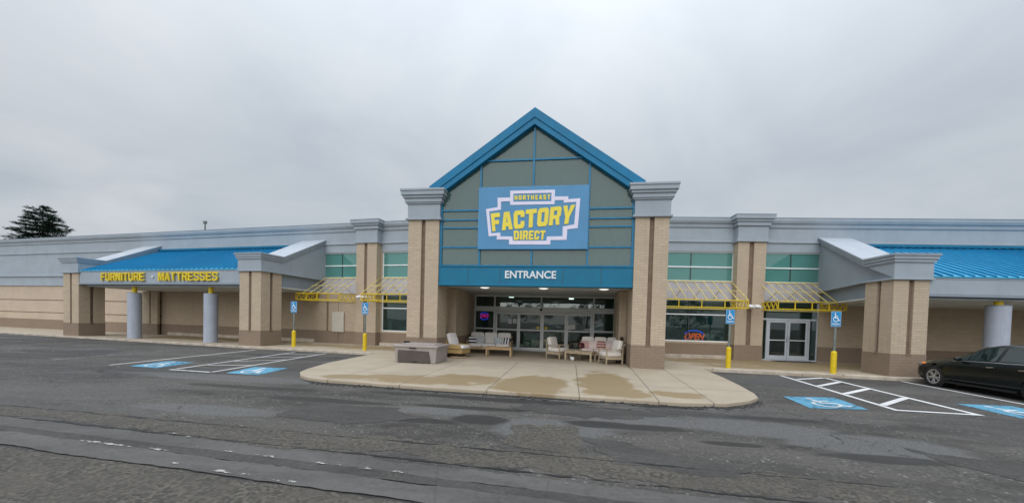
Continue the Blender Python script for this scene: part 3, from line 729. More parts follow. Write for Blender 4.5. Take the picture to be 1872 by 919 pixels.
# --- double door of the right run
d0, d1 = -.55, 2.40
f = MB(FR)
f.box(d0, d1, .06, .16, 2.08, 2.17); f.box(d0, d0+.05, .06, .16, 0, 3.05); f.box(d1-.05, d1, .06, .16, 0, 3.05); f.box(d0, d1, .06, .16, 2.99, 3.05)
f.box(-.13, -.05, .06, .16, 0, 2.08); f.box(1.94, 2.02, .06, .16, 0, 2.08); f.box(d0, d1, .05, .17, 0, .05)
fr = f.build('door_frame', 'alum_grey', B)
p = MB(FR); p.box(d0+.05, d1-.05, .105, .113, 2.17, 2.99); p.box(d0+.05, -.13, .105, .113, .05, 2.08); p.box(2.02, d1-.05, .105, .113, .05, 2.08); p.build('pane', 'glass_store', fr)
for a, b, hs in ((-.04, .935, 1), (.955, 1.93, -1)):
    f = MB(FR); f.box(a, a+.10, .07, .13, .06, 2.07); f.box(b-.10, b, .07, .13, .06, 2.07); f.box(a+.10, b-.10, .07, .13, 1.96, 2.07); f.box(a+.10, b-.10, .07, .13, .06, .26)
    dr = f.build('door', 'alum_grey', B, bevel=.006)
    p = MB(FR); p.box(a+.09, b-.09, .095, .103, .25, 1.97); p.build('pane', 'glass_door', dr)
    p = MB(FR); p.box(a+.10, b-.10, .085, .115, 1.03, 1.07); p.build('push_bar', 'alum', dr)
    hx = b-.06 if hs == 1 else a+.06
    p = MB(FR); p.tube([(hx, .07, .95), (hx, .02, .97), (hx, .02, 1.22), (hx, .07, 1.24)], .012); p.build('handle', 'chrome', dr)
tag(MB(FR).box(.0, 1.9, -.75, -.15, .004, .018).build('door_mat', 'black_matte'), 'black rubber mat on the pavement before the right double door', 'mat')

# --- canopies
def brick_pier(F, x0, x1, y0, y1, ztop, base, side_in):
    """brick pier with a brown slot on the front and on its outward face"""
    cxm = (x0+x1)/2; cym = (y0+y1)/2; g = .09
    m_ = MB(F)
    sx = (cxm-g, cxm+g); sy = (cym-g, cym+g)
    m_.box(x0, sx[0], y0, sy[0], base, ztop); m_.box(sx[1], x1, y0, sy[0], base, ztop)
    m_.box(x0, sx[0], sy[1], y1, base, ztop); m_.box(sx[1], x1, sy[1], y1, base, ztop)
    p = m_.build('pier', 'tan_brick', B)
    m_ = MB(F); m_.box(x0+.10, x1-.10, sy[0], sy[1], base, ztop); m_.box(sx[0], sx[1], y0+.10, y1-.10, base, ztop-.002); m_.build('pier_slot', 'groove_brown', p)
    m_ = MB(F); m_.box(x0-.012, x1+.012, y0-.012, y1+.012, -.05, base); m_.build('pier_base', 'brown_brick', p)
    # little drip stains under the slots are brick notches
    m_ = MB(F); m_.box(sx[0]-.02, sx[1]+.02, y0-.014, y0+.1, base-.10, base+.001); m_.box(x0-.014, x1+.014, sy[0]-.02, sy[1]+.02, base-.10, base+.0015); m_.build('slot_sill', 'groove_brown', p)
def canopy(F, x0, x1, d, zb, zc, zf, ztop, zwall, base, cols, pw=1.42):
    """x0..x1 over the piers; d depth; zb cap bottom, zc cap top, zf fascia bottom, ztop roof at the wall, zwall rake top at the wall"""
    yf = -d
    for a, b in ((x0, x0+pw), (x1-pw, x1)):
        brick_pier(F, a, b, yf, yf+1.25, zb, base, 0)
        # rake parapet: level over the pier, then sloping up to the wall
        o_ = .06
        k = MB(F); k.prism([(yf-o_, zb), (yf-o_, zc-.28), (yf+1.22, zc-.28), (.15, zwall-.28), (.15, zb-.02)], 'x', a-o_, b+o_); rk = k.build('canopy_parapet', 'grey_stucco', B)
        k = MB(F); k.box(a-o_-.04, b+o_+.04, yf-o_-.04, yf+1.3, zb-.06, zb); k.prism([(yf+1.3, zb-.06), (yf+1.3, zb), (.1, zb-.02), (.1, zb-.08)], 'x', a-o_-.04, b+o_+.04); k.build('parapet_moulding', 'grey_stucco', rk, bevel=.01)
        for (t0, t1, e_) in ((-.28, -.17, .05), (-.17, -.05, .09), (-.05, 0, .13)):
            k = MB(F); k.prism([(yf-o_-e_, zc+t0), (yf-o_-e_, zc+t1), (yf+1.22, zc+t1), (.16, zwall+t1), (.16, zwall+t0), (yf+1.22, zc+t0)], 'x', a-o_-e_, b+o_+e_)
            k.build('parapet_cornice', 'grey_stucco', rk)
        k = MB(F); k.prism([(yf-o_-.14, zc+.002), (yf-o_-.14, zc+.022), (yf+1.22, zc+.022), (.16, zwall+.022), (.16, zwall+.002), (yf+1.22, zc+.002)], 'x', a-o_-.125, b+o_+.125); k.build('parapet_coping', 'coping_metal', rk)
        # beam under the sloping parapet
        k = MB(F); k.box(a+.10, b-.10, yf+1.26, -.01, zf, zb-.07); k.build('side_beam', 'grey_dark', B)
    a, b = x0+pw+.002, x1-pw-.002
    k = MB(F); k.prism([(yf+.04, zf+.1), (yf+.04, zb-.02), (yf+.02, zb), (yf+.02, zb+.04), (yf+.3, zb+.04), (yf+.3, zf+.1)], 'x', a, b); k.build('canopy_fascia', 'grey_stucco', B)
    k = MB(F); k.box(a, b, yf-.0, yf+.34, zf, zf+.1); k.build('fascia_lip', 'grey_dark', B)
    k = MB(F); k.box(a, b, yf+.34, -.005, zf-.09, zf-.02); k.box(a-pw+.1, a-.002, yf+1.27, -.005, zf-.06, zf-.003); k.box(b+.002, b+pw-.1, yf+1.27, -.005, zf-.06, zf-.003); k.build('soffit', 'soffit', B)
    # standing seam roof
    z0 = zb+.05; sl_ = (ztop-z0)/(d-.1); L = math.hypot(d, ztop-z0)
    k = MB(F); k.prism([(yf+.0, z0), (yf+.0, z0+.05), (.12, ztop+.05), (.12, ztop)], 'x', a, b)
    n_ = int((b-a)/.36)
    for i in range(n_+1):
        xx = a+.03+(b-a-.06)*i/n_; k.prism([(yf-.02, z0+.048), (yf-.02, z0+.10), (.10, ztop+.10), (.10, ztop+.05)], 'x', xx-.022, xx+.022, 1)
    k.build('roof', ['blue_roof', 'blue_rib_shadow'], B)
    k = MB(F); k.box(a, b, -.16, -.02, ztop+.03, ztop+.16); k.build('roof_flashing', 'blue_fascia', B)
    for cx_, cy_ in cols:
        k = MB(F); k.cyl((cx_, cy_, -.03), (cx_, cy_, 2.70), .325, .325, 32); c = k.build('column', 'column_grey', B)
        k = MB(F); k.cyl((cx_, cy_, 2.70), (cx_, cy_, zf-.03), .12, .12, 20); k.build('column_post', 'yellow_paint', c)
        k = MB(F); k.cyl((cx_, cy_, 2.70), (cx_, cy_, 2.73), .33, .33, 32); k.build('column_lid', 'grey_dark', c)
canopy(FL, -17.6, -2.05, 4.3, 3.92, 4.78, 3.17, 5.92, 6.42, .80, [(-12.25, -3.75), (-6.2, -3.75)])
def splay(p):      # the right canopy runs back to the wall at a slight angle
    return Vector((p.x+.28*max(0., p.y+4.40), p.y, p.z))
MB.W = staticmethod(splay)
canopy(FR, 1.12, 17.4, 5.65, 3.62, 4.48, 2.98, 5.85, 6.38, .84, [(5.22, -5.15), (10.2, -5.15), (14.4, -5.15)], pw=1.22)
MB.W = None

# --- entrance portico
XL0, XL1, XR0, XR1 = -6.85, -5.54, 2.14, 3.36
YF = 14.96
def entrance_pillar(x0, x1):
    gx = x0 + (x1-x0)*.43; m_ = MB()
    for a, b in ((x0, gx), (gx+.17, x1)): m_.box(a, b, YF, 16.05, .88, 5.68)
    p = m_.build('entrance_pillar', 'tan_brick', B)
    m_ = MB(); m_.box(gx, gx+.17, YF+.10, 16.05, .88, 5.68); m_.build('pillar_slot', 'groove_brown', p)
    m_ = MB(); m_.box(x0-.012, x1+.012, YF-.012, 16.06, -.05, .88); m_.build('pillar_base', 'brown_brick', p)
    m_ = MB(); m_.box(gx-.03, gx+.20, YF-.014, YF+.1, .79, .881); m_.build('slot_sill', 'groove_brown', p)
    m_ = MB()
    for z0, z1, o_ in ((5.66, 5.74, .10), (5.74, 6.30, .035), (6.30, 6.36, .09), (6.36, 6.52, .13), (6.52, 6.62, .19), (6.62, 6.78, .25), (6.78, 6.87, .28)): m_.box(x0-o_, x1+o_, YF-o_, 16.05+o_, z0, z1)
    m_.build('pillar_cap', 'grey_stucco', B, bevel=.012)
entrance_pillar(XL0, XL1); entrance_pillar(XR0, XR1)
for s_, xi, xo in ((1, -5.75, -6.75), (-1, 2.22, 3.2)):
    a, b = sorted((xi, xo))
    m_ = MB(); m_.box(a, b, 16.06, 21.95, .88, 3.2); m_.build('portico_wall', 'tan_brick', B)
    m_ = MB(); m_.box(a-.01, b+.01, 16.07, 21.95, -.05, .88); m_.build('base_course', 'brown_brick', B)
    m_ = MB(); m_.box(a, b, 16.06, 21.4, 3.2, 6.2); c0, c1 = sorted((xi, xi-s_*.20)); m_.box(c0, c1, 15.2, 18.4, 6.201, 6.46); m_.build('portico_wall', 'tan_brick', B)
    # inner pilaster half-way down the side, with its slot
    q0, q1 = sorted((xi, xi+s_*.30))
    m_ = MB(); m_.box(q0, q1, 17.2, 17.75, .88, 3.1); m_.box(q0, q1, 18.0, 19.3, .88, 3.1); pp = m_.build('inner_pilaster', 'tan_brick', B)
    r0_, r1_ = sorted((xi, xi+s_*.2)); m_ = MB(); m_.box(r0_, r1_, 17.75, 18.0, .88, 3.1); m_.build('pilaster_slot', 'groove_brown', pp)
    m_ = MB(); m_.box(q0-.012, q1+.012, 17.19, 19.31, -.05, .88); m_.build('pilaster_base', 'brown_brick', pp)
m_ = MB(); m_.box(-5.74, 2.21, 15.45, 21.6, 3.12, 3.2); m_.build('portico_ceiling', 'soffit', B)
# blue entrance fascia
m_ = MB(); m_.box(-5.53, 2.13, 15.02, 15.4, 3.13, 3.80); fa = m_.build('entrance_fascia', 'blue_fascia', B)
m_ = MB(); m_.box(-5.53, 2.13, 14.97, 15.42, 3.03, 3.128); m_.build('fascia_lip', 'blue_fascia', fa, bevel=.01)
m_ = MB(); m_.box(-5.53, 2.13, 14.985, 15.055, 3.802, 3.86); m_.build('fascia_rail', 'blue_trim', fa)
m_ = MB()
for q in (-4.3, -2.98, -.5, .95): m_.box(q-.008, q+.008, 15.012, 15.02, 3.14, 3.79)
m_.build('fascia_seam', 'alum_dark', fa)
# gable
AX, AZ = -1.755, 9.85; EXL, EXR, EZ = -5.96, 2.45, 6.94
def gable_band(x_ap, z_ap, drop, y0, y1, mat, name, ext=0.):
    sl_ = (AZ-EZ)/(AX-EXL)
    zl, zr = z_ap-sl_*(AX-EXL+ext), z_ap-sl_*(EXR-AX+ext)
    k = MB(); k.prism([(EXL-ext, zl), (AX, z_ap), (EXR+ext, zr), (EXR+ext, zr-drop), (AX, z_ap-drop), (EXL-ext, zl-drop)], 'y', y0, y1); return k.build(name, mat, B)
gable_band(AX, AZ, .31, 14.86, 27, 'blue_trim', 'gable_roof')
gable_band(AX, AZ-.312, .25, 14.90, 26.9, 'blue_trim', 'gable_fascia', -.02)
sl_ = (AZ-EZ)/(AX-EXL)
for s_ in (-1, 1):
    k = MB(); w_ = AX-EXL if s_ < 0 else EXR-AX
    n_ = 0
    for q in range(30):
        y_ = 14.89+.42*q
        k.prism([(AX, AZ+.002), (AX+s_*w_, AZ-sl_*w_+.002), (AX+s_*w_, AZ-sl_*w_+.05), (AX, AZ+.05)], 'y', y_-.018, y_+.018)
    k.build('roof_seams', 'blue_trim', B)
# gable glazing: pane and bars
gx0, gx1 = -5.53, 2.13
def zg(x): return AZ-.60-sl_*abs(x-AX)
k = MB(); k.prism([(gx0, 3.86), (gx0, zg(gx0)+.1), (AX, AZ-.50), (gx1, zg(gx1)+.1), (gx1, 3.86)], 'y', 15.12, 15.132); gw = k.build('gable_window', 'glass_gable', B)
k = MB()
for x_ in (-3.87, AX, .41): k.box(x_-.035, x_+.035, 15.06, 15.18, 3.86, zg(x_)+.1)
for x_ in (gx0+.04, gx1-.04): k.box(x_-.045, x_+.045, 15.06, 15.18, 3.86, zg(x_)+.1)
for a, b in ((gx0+.085, -3.905), (.445, gx1-.085)):
    for z_, h_ in ((6.06, .06), (5.68, .055), (5.36, .055), (4.58, .06)): k.box(a, b, 15.065, 15.175, z_-h_/2, z_+h_/2)
k.box(-3.835, AX-.035, 15.065, 15.175, 7.97, 8.03); k.box(AX+.035, .375, 15.065, 15.175, 7.97, 8.03)
k.build('gable_mullions', 'blue_mullion', gw)
# timber braces and lining seen dimly through the glass
k = MB()
for x_ in (-5.0, -4.0, -3.0, -2.0, -1.0, 0, 1.0, 1.8): k.bar((x_, 16.6, 3.9), (x_+(.8 if x_ < AX else -.8), 16.6, zg(x_)-.1), .10)
for z_ in (5.2, 6.6, 8.0): k.bar((-5.3+max(0, z_-6.6)*1.4, 16.5, z_), (1.9-max(0, z_-6.6)*1.4, 16.5, z_), .12)
k.build('roof_truss', 'grey_teak', B)
k = MB(); k.prism([(gx0-.1, 3.2), (gx0-.1, zg(gx0)), (AX, AZ-.7), (gx1+.1, zg(gx1)), (gx1+.1, 3.2)], 'y', 18.2, 18.3); k.build('gable_lining', 'soffit', B)
# --- entrance doors
dx0, dx1, DY = -5.74, 2.2, 21.6
f = MB()
f.box(dx0, dx1, DY-.06, DY+.08, 3.03, 3.12); f.box(dx0, dx1, DY-.10, DY+.10, 2.19, 2.47)
for x_ in (dx0+.04, dx1-.04): f.box(x_-.04, x_+.04, DY-.06, DY+.08, 0, 2.19); f.box(x_-.04, x_+.04, DY-.06, DY+.08, 2.47, 3.03)
for x_ in (-4.55, 1.03): f.box(x_-.05, x_+.05, DY-.07, DY+.08, 0, 2.19); f.box(x_-.04, x_+.04, DY-.06, DY+.08, 2.47, 3.03)
f.box(-1.87-.035, -1.87+.035, DY-.06, DY+.08, 2.47, 3.03)
for a, b in ((dx0+.08, -4.6), (1.08, dx1-.08)): f.box(a, b, DY-.04, DY+.06, 1.16, 1.24); f.box(a, b, DY-.04, DY+.06, 0, .12)
ef = f.build('entrance_frame', 'alum', B)
p = MB(); p.box(dx0+.06, dx1-.06, DY+.01, DY+.018, 2.46, 3.04); p.build('pane', 'glass_store', ef)
for a, b in ((dx0+.06, -4.58), (1.06, dx1-.06)): MB().box(a, b, DY+.01, DY+.018, .1, 2.2).build('pane', 'glass_store', ef)
edges = [-4.49, -3.14, -1.80, -.44, .97]
for i in range(4):
    a, b = edges[i]+.004, edges[i+1]-.004; y_ = DY-(.02 if i in (1, 2) else -.05)
    f = MB()
    f.box(a, a+.09, y_-.03, y_+.03, .04, 2.17); f.box(b-.09, b, y_-.03, y_+.03, .04, 2.17); f.box(a+.09, b-.09, y_-.03, y_+.03, 2.04, 2.17); f.box(a+.09, b-.09, y_-.03, y_+.03, .04, .18); f.box(a+.09, b-.09, y_-.03, y_+.03, 1.13, 1.21)
    dr = f.build('sliding_door', 'alum', B, bevel=.005)
    p = MB(); p.box(a+.08, b-.08, y_-.004, y_+.004, .17, 2.05); p.build('pane', 'glass_door', dr)
    if i in (1, 2):
        p = MB(); cx_ = b-.22 if i == 1 else a+.22
        p.cyl((cx_, y_-.008, 1.32), (cx_, y_-.012, 1.32), .085, .085, 16); p.build('door_sticker', 'yellow_letter', dr)
    if i in (0, 3):
        p = MB()
        for q in ((0, 0), (.28, .02)) if i == 0 else ((-.75, -.25), (-.52, -.22)): p.box(b-.62+q[0], b-.40+q[0], y_-.009, y_-.006, 1.5+q[1], 1.78+q[1])
        p.build('door_notice', 'paper', dr)
m_ = MB(); m_.cyl((-1.87, DY-.16, 2.33), (-1.87, DY-.10, 2.33), .07, .07, 12); m_.build('door_sensor', 'black_matte', ef)
m_ = MB(); m_.box(-4.5, .98, DY-.14, DY+.1, -.01, .02); m_.build('threshold', 'alum', ef)
# --- roof deck, shop interior
m_ = MB(); m_.add([(-64, 28.0, 6.6), (-14, 22.0, 6.6), (10, 22.0, 6.6), (40, 24.8, 6.6), (40, 60, 6.6), (-64, 60, 6.6)], [(0, 1, 2, 3, 4, 5)]); m_.build('flat_roof', 'flat_roof', B)
m_ = MB(); m_.box(-13.2, 14.5, 21.97, 34, -.06, -.002); m_.build('interior_floor', 'interior_floor', B)
m_ = MB(); m_.box(-13.2, 14.5, 34, 34.1, 0, 3.6); m_.box(-13.3, -13.2, 22.1, 34, 0, 3.6); m_.box(14.5, 14.6, 22.3, 34, 0, 3.6); m_.build('interior_wall', 'interior', B)
m_ = MB(); m_.box(-13.2, 14.5, 21.95, 34, 3.6, 3.7); m_.build('interior_ceiling', 'interior', B)
# plates behind the spandrel glass
m_ = MB(FL); m_.box(-2.25, 5.9, .22, .28, 3.98, 5.6); m_.build('spandrel_back', 'interior', B)
m_ = MB(FR); m_.box(-6.6, 2.4, .22, .28, 3.98, 5.6); m_.build('spandrel_back', 'interior', B)

# ================================================================== signs
sg = thing('store_sign', 'big blue sign reading Northeast Factory Direct in a stepped pale outline on the gable', 'sign', T(-1.76, 15.1, 4.48))
SX0, SX1, SZ0, SZ1, SY = -3.93, .41, 4.48, 6.93, 14.98
m_ = MB(); m_.box(SX0, SX1, SY, SY+.2, SZ0, SZ1); m_.build('sign_panel', 'sign_blue', sg, bevel=.012)
def zz(x, y):       # position in the enlarged sign picture -> sign plane
    yt = 115-33*(x-72)/928; yb = 622-10*(x-58)/927; v = (yb-y)/(yb-yt)
    xl = 72-14*(1-v); xr = 1000-15*(1-v); u = (x-xl)/(xr-xl)
    return (SX0+(SX1-SX0)*u, SZ0+(SZ1-SZ0)*v)
outer = [(135, 292), (235, 275), (235, 198), (343, 195), (343, 140), (718, 127), (718, 183), (828, 181), (828, 204), (925, 195), (905, 440), (820, 450), (815, 537), (682, 541), (680, 577), (333, 580), (333, 540), (228, 540), (228, 508), (158, 515)]
inner = [(162, 312), (265, 295), (265, 229), (342, 225), (343, 256), (714, 246), (717, 214), (790, 211), (790, 233), (893, 225), (876, 410), (783, 428), (780, 508), (652, 511), (648, 546), (365, 549), (362, 514), (260, 514), (258, 484), (180, 489)]
box_in = [(370, 164), (690, 153), (688, 222), (370, 230)]
def put_loops(loops, yf, ext, mat, name, parent):
    v, f_ = loops_mesh(loops, ext); m2 = MB(); m2.add([(p[0], yf-p[2], p[1]) for p in v], f_); return m2.build(name, mat, parent)
put_loops([[zz(*p) for p in outer], [zz(*p) for p in inner], [zz(*p) for p in box_in]], SY-.008, .006, 'sign_lilac', 'sign_outline', sg)
def warp_text(word, quad, widths, gap, yf, ext, mat, name, parent):
    """letters laid in a four-cornered field TL TR BR BL of the enlarged sign picture"""
    tot = sum(widths)+gap*(len(word)-1); x = 0; m2 = MB()
    tl, tr, br, bl = quad
    for ch, w in zip(word, widths):
        lps = []
        for lp in GL[ch]:
            out = []
            for a, b in lp:
                u = (x+a*w)/tot; px = (tl[0]*(1-u)+tr[0]*u)*b + (bl[0]*(1-u)+br[0]*u)*(1-b); py = (tl[1]*(1-u)+tr[1]*u)*b + (bl[1]*(1-u)+br[1]*u)*(1-b)
                out.append(zz(px, py))
            lps.append(out)
        v, f_ = loops_mesh(lps, ext); m2.add([(p[0], yf-p[2], p[1]) for p in v], f_); x += w+gap
    return m2.build(name, mat, parent)
warp_text('FACTORY', ((176, 328), (886, 248), (858, 402), (190, 474)), [.82, 1.05, 1.0, .98, 1.0, 1.0, 1.05], .10, SY-.012, .008, 'sign_yellow', 'lettering', sg)
warp_text('DIRECT', ((374, 466), (642, 462), (634, 538), (374, 542)), [1, .42, 1, .9, .95, .95], .14, SY-.012, .008, 'sign_yellow', 'lettering', sg)
warp_text('NORTHEAST', ((380, 178), (680, 168), (680, 208), (380, 215)), [1, 1, 1, .95, 1, .85, 1, .95, .95], .45, SY-.012, .008, 'sign_yellow', 'lettering', sg)
es_ = thing('entrance_sign', 'white capital letters reading Entrance on the blue fascia above the doors', 'sign', T(-1.78, 15.0, 3.33))
v, f_ = text_mesh('ENTRANCE', 2.02, .30, .012, .022); m_ = MB(); m_.add(on_wall(v, -2.78, 15.0, 3.345), f_); m_.build('lettering', 'white_letter', es_)
fs = thing('canopy_sign', 'yellow raised letters reading Furniture Mattresses along the grey canopy fascia', 'sign', FL @ T(-9.6, -4.3, 3.35))
m_ = MB(FL); m_.cyl((-9.85, -4.27, 3.62), (-9.85, -4.33, 3.62), .06, .06, 12); m_.build('dot', 'white_letter', fs)

def sans(ch, t=.27, h=.17):
    return {'F': [[(0,0),(0,1),(1,1),(1,1-h),(t,1-h),(t,.58),(.88,.58),(.88,.58-h),(t,.58-h),(t,0)]],
     'E': [[(0,0),(0,1),(1,1),(1,1-h),(t,1-h),(t,.5+h/2),(.92,.5+h/2),(.92,.5-h/2),(t,.5-h/2),(t,h),(1,h),(1,0)]],
     'U': [[(.22,0),(0,.16),(0,1),(t,1),(t,.24),(.36,h),(.64,h),(1-t,.24),(1-t,1),(1,1),(1,.16),(.78,0)]],
     'R': [[(0,0),(0,1),(.8,1),(1,.86),(1,.60),(.84,.47),(1,0),(1-t*1.05,0),(.60,.42),(t,.42),(t,0)], [(t+.001,.42+h),(t+.001,1-h),(.68,1-h),(1-t,.80),(1-t,.66),(.68,.42+h)]],
     'N': [[(0,0),(0,1),(t,1),(1-t,.36),(1-t,1),(1,1),(1,0),(1-t,0),(t,.64),(t,0)]],
     'I': [[(0,0),(0,1),(1,1),(1,0)]],
     'T': [[(.5-t/2,0),(.5-t/2,1-h),(0,1-h),(0,1),(1,1),(1,1-h),(.5+t/2,1-h),(.5+t/2,0)]],
     'M': [[(0,0),(0,1),(.30,1),(.5,.42),(.70,1),(1,1),(1,0),(.79,0),(.79,.66),(.58,.04),(.42,.04),(.21,.66),(.21,0)]],
     'A': [[(0,0),(.36,1),(.64,1),(1,0),(.73,0),(.66,.20),(.34,.20),(.27,0)], [(.39,.36),(.5,.74),(.61,.36)]],
     'S': [[(.16,0),(0,.14),(0,.31),(t,.31),(t,.21),(.34,h),(.66,h),(1-t,.2),(1-t,.34),(.70,.41),(.18,.5),(0,.62),(0,.86),(.18,1),(.82,1),(1,.86),(1,.71),(1-t,.71),(1-t,.8),(.66,1-h),(.34,1-h),(t,.82),(t,.68),(.30,.61),(.82,.52),(1,.40),(1,.14),(.84,0)]]}[ch]
def sans_word(word, F, x0, w, z0, h_, yf, ext, mat, parent):
    wd = [{'I': .30, 'M': 1.25, 'F': .88}.get(c, 1.) for c in word]; gap = .17; tot = sum(wd)+gap*(len(wd)-1); x = 0; m2 = MB(F)
    for ch, q_ in zip(word, wd):
        v, f_ = loops_mesh([[(x0+w*(x+a*q_)/tot, z0+h_*b) for a, b in lp] for lp in sans(ch)], ext)
        m2.add([(p[0], yf-p[2], p[1]) for p in v], f_); x += q_+gap
    return m2.build('lettering', mat, parent)
sans_word('FURNITURE', FL, -14.06, 3.62, 3.38, .47, -4.345, .03, 'yellow_letter', fs)
sans_word('MATTRESSES', FL, -9.33, 4.4, 3.38, .47, -4.345, .03, 'yellow_letter', fs)
# neon OPEN signs
def neon(F, cx_, cy_, cz_, w, h, red, blue, label, ital=.25):
    o = thing('open_sign', label, 'neon sign', F @ T(cx_, cy_, cz_), 'lit open signs')
    m_ = MB(F); n_ = 28
    for a0, a1 in ((28, 152), (208, 332)):
        pts = [(cx_+w*.55*math.cos(R(a0+(a1-a0)*i/n_)), cy_, cz_+h*.60*math.sin(R(a0+(a1-a0)*i/n_))) for i in range(n_+1)]
        m_.tube(pts, h*.045, 6)
    m_.build('border_tube', blue, o)
    v, f_ = text_mesh('OPEN', w, h*.62, .01, .02); m_ = MB(F)
    m_.add([(cx_-w/2+p[0]+ital*(p[1]-h*.27), cy_-.03-p[2], cz_-h*.275+p[1]) for p in v], f_); m_.build('lettering', red, o)
    m_ = MB(F); m_.box(cx_-w*.42, cx_+w*.42, cy_+.03, cy_+.05, cz_-h*.32, cz_+h*.32); m_.build('backplate', 'black_matte', o)
neon(FR, -3.72, .17, 1.09, .98, .56, 'neon_red', 'neon_blue', 'lit open sign with orange letters in the window right of the entrance')
neon(FC, -5.17, DY+.06, 1.90, .48, .34, 'neon_pink', 'neon_blue', 'small lit open sign in the glass left of the sliding doors')

# ================================================================== awning frames
def awning(F, x0, x1, label):
    o = thing('awning_frame', label, 'awning frame', F @ T((x0+x1)/2, 0, 2.6), 'bare yellow awning frames')
    d, zt, zb_, zw = -1.8, 2.93, 2.57, 4.0
    m_ = MB(F)
    for a, b in (((x0, d, zt), (x1, d, zt)), ((x0, d, zb_), (x1, d, zb_))): m_.bar(a, b, .045)
    n_ = 4
    for i in range(n_+1):
        x_ = x0+(x1-x0)*i/n_; m_.bar((x_, d, zb_+.02), (x_, d, zt-.02), .034)
    m_.build('front_rail', 'yellow_paint', o)
    for x_ in (x0, x1):
        m_ = MB(F)
        m_.bar((x_, d+.03, zt), (x_, -.03, zt), .045); m_.bar((x_, d+.03, zb_), (x_, -.03, zb_), .045)
        k_ = 5
        for i in range(k_):
            ya, yb = d+.05+(abs(d)-.1)*i/k_, d+.05+(abs(d)-.1)*(i+1)/k_; ym = (ya+yb)/2
            m_.bar((x_, ya, zb_+.02), (x_, ym, zt-.02), .03); m_.bar((x_, ym, zt-.02), (x_, yb, zb_+.02), .03)
        m_.build('side_truss', 'yellow_paint', o)
    m_ = MB(F); m_.bar((x0, -.04, zw), (x1, -.04, zw), .04); m_.bar((x0, -.07, zb_), (x1, -.07, zb_), .04)
    mid = ((x0, d/2, (zt+zw)/2), (x1, d/2, (zt+zw)/2)); m_.bar(*mid, .025)
    m_.build('wall_rail', 'yellow_faded', o)
    n_ = max(4, round((x1-x0)/.46)); m_ = MB(F)
    for i in range(n_+1):
        x_ = x0+(x1-x0)*i/n_; m_.bar((x_, d, zt+.02), (x_, -.04, zw), .03)
    m_.build('rafter', 'yellow_faded', o)
    m_ = MB(F)
    for i in range(1, n_, 2):
        x_ = x0+(x1-x0)*i/n_; m_.bar((x_, d/2, (zt+zw)/2-.02), (x_, -.05, zt+.1), .025)
    m_.build('brace', 'yellow_faded', o)
awning(FL, -2.34, .64, 'bare yellow awning frame beside the left canopy above a beige wall panel')
awning(FL, 2.07, 5.3, 'bare yellow awning frame on the left run running behind the entrance pillar')
awning(FR, -6.3, -2.03, 'bare yellow awning frame above the window with the lit open sign')
awning(FR, -.67, 2.36, 'bare yellow awning frame above the right glass double door')
# flood lights
def flood(F, x, y, z, label, n_):
    o = thing('flood_light', label, 'flood light', F @ T(x, y, z), 'white flood lights on the pilasters')
    m_ = MB(F); m_.box(x-.06, x+.06, y+.05, y+.33, z-.04, z+.08); m_.build('bracket', 'white_paint', o)
    for i in range(n_):
        xx = x-.16+.32*i/max(1, n_-1)
        m_ = MB(F); m_.prism([(y-.22, z-.02), (y-.22, z+.05), (y+.04, z+.13), (y+.04, z-.09)], 'x', xx-.12, xx+.12); m_.build('lamp_head', 'white_paint', o, bevel=.012)
flood(FL, 1.38, -.80, 2.78, 'white twin flood light on the pilaster left of the entrance', 2)
flood(FR, -1.28, -.80, 2.68, 'white flood light on the brick pilaster left of the double door', 2)
# beige cabinet on the wall
m_ = MB(FL); m_.box(-1.30, -.44, -.10, -.05, .70, 1.92); wp = thing('wall_panel', 'plain beige metal panel fixed low on the brick wall under the leftmost awning frame', 'panel', FL @ T(-.87, -.08, .7))
m_.build('panel_door', 'beige_panel', wp, bevel=.01)
# portico lights
for i, (x_, lb) in enumerate(((-3.9, 'round ceiling light under the portico near its left side'), (-1.34, 'round ceiling light under the middle of the portico'), (1.17, 'round ceiling light under the portico near its right side'))):
    o = thing('ceiling_light', lb, 'ceiling light', T(x_, 16.3, 3.12), 'portico ceiling lights')
    m_ = MB(); m_.cyl((x_, 16.3, 3.12), (x_, 16.3, 3.08), .24, .24, 20); m_.build('housing', 'alum', o)
    m_ = MB(); m_.blob((x_, 16.3, 3.08), (.4, .4, .10), None, 1, 1, 16, 6); m_.build('diffuser', 'lamp_lens', o)
# shop ceiling lamps, glimpsed through the transoms
spots = [(-5.6, 24.2), (-4.9, 26.5), (-5.0, 30), (-3.6, 25.5), (-2.6, 28.8), (-1.9, 24.4), (-1.2, 27.4), (-.3, 31), (.9, 25.2), (1.6, 29), (5.6, 26), (8.5, 25.5), (-9.8, 27)]
for x_, y_ in spots:
    o = MB(); o.box(x_-.18, x_+.18, y_-.09, y_+.09, 3.53, 3.598); tag(o.build('shop_light', 'lamp_white'), 'small lit ceiling lamp inside the store behind the glass', 'ceiling lamp', 'lit ceiling lamps inside the store')

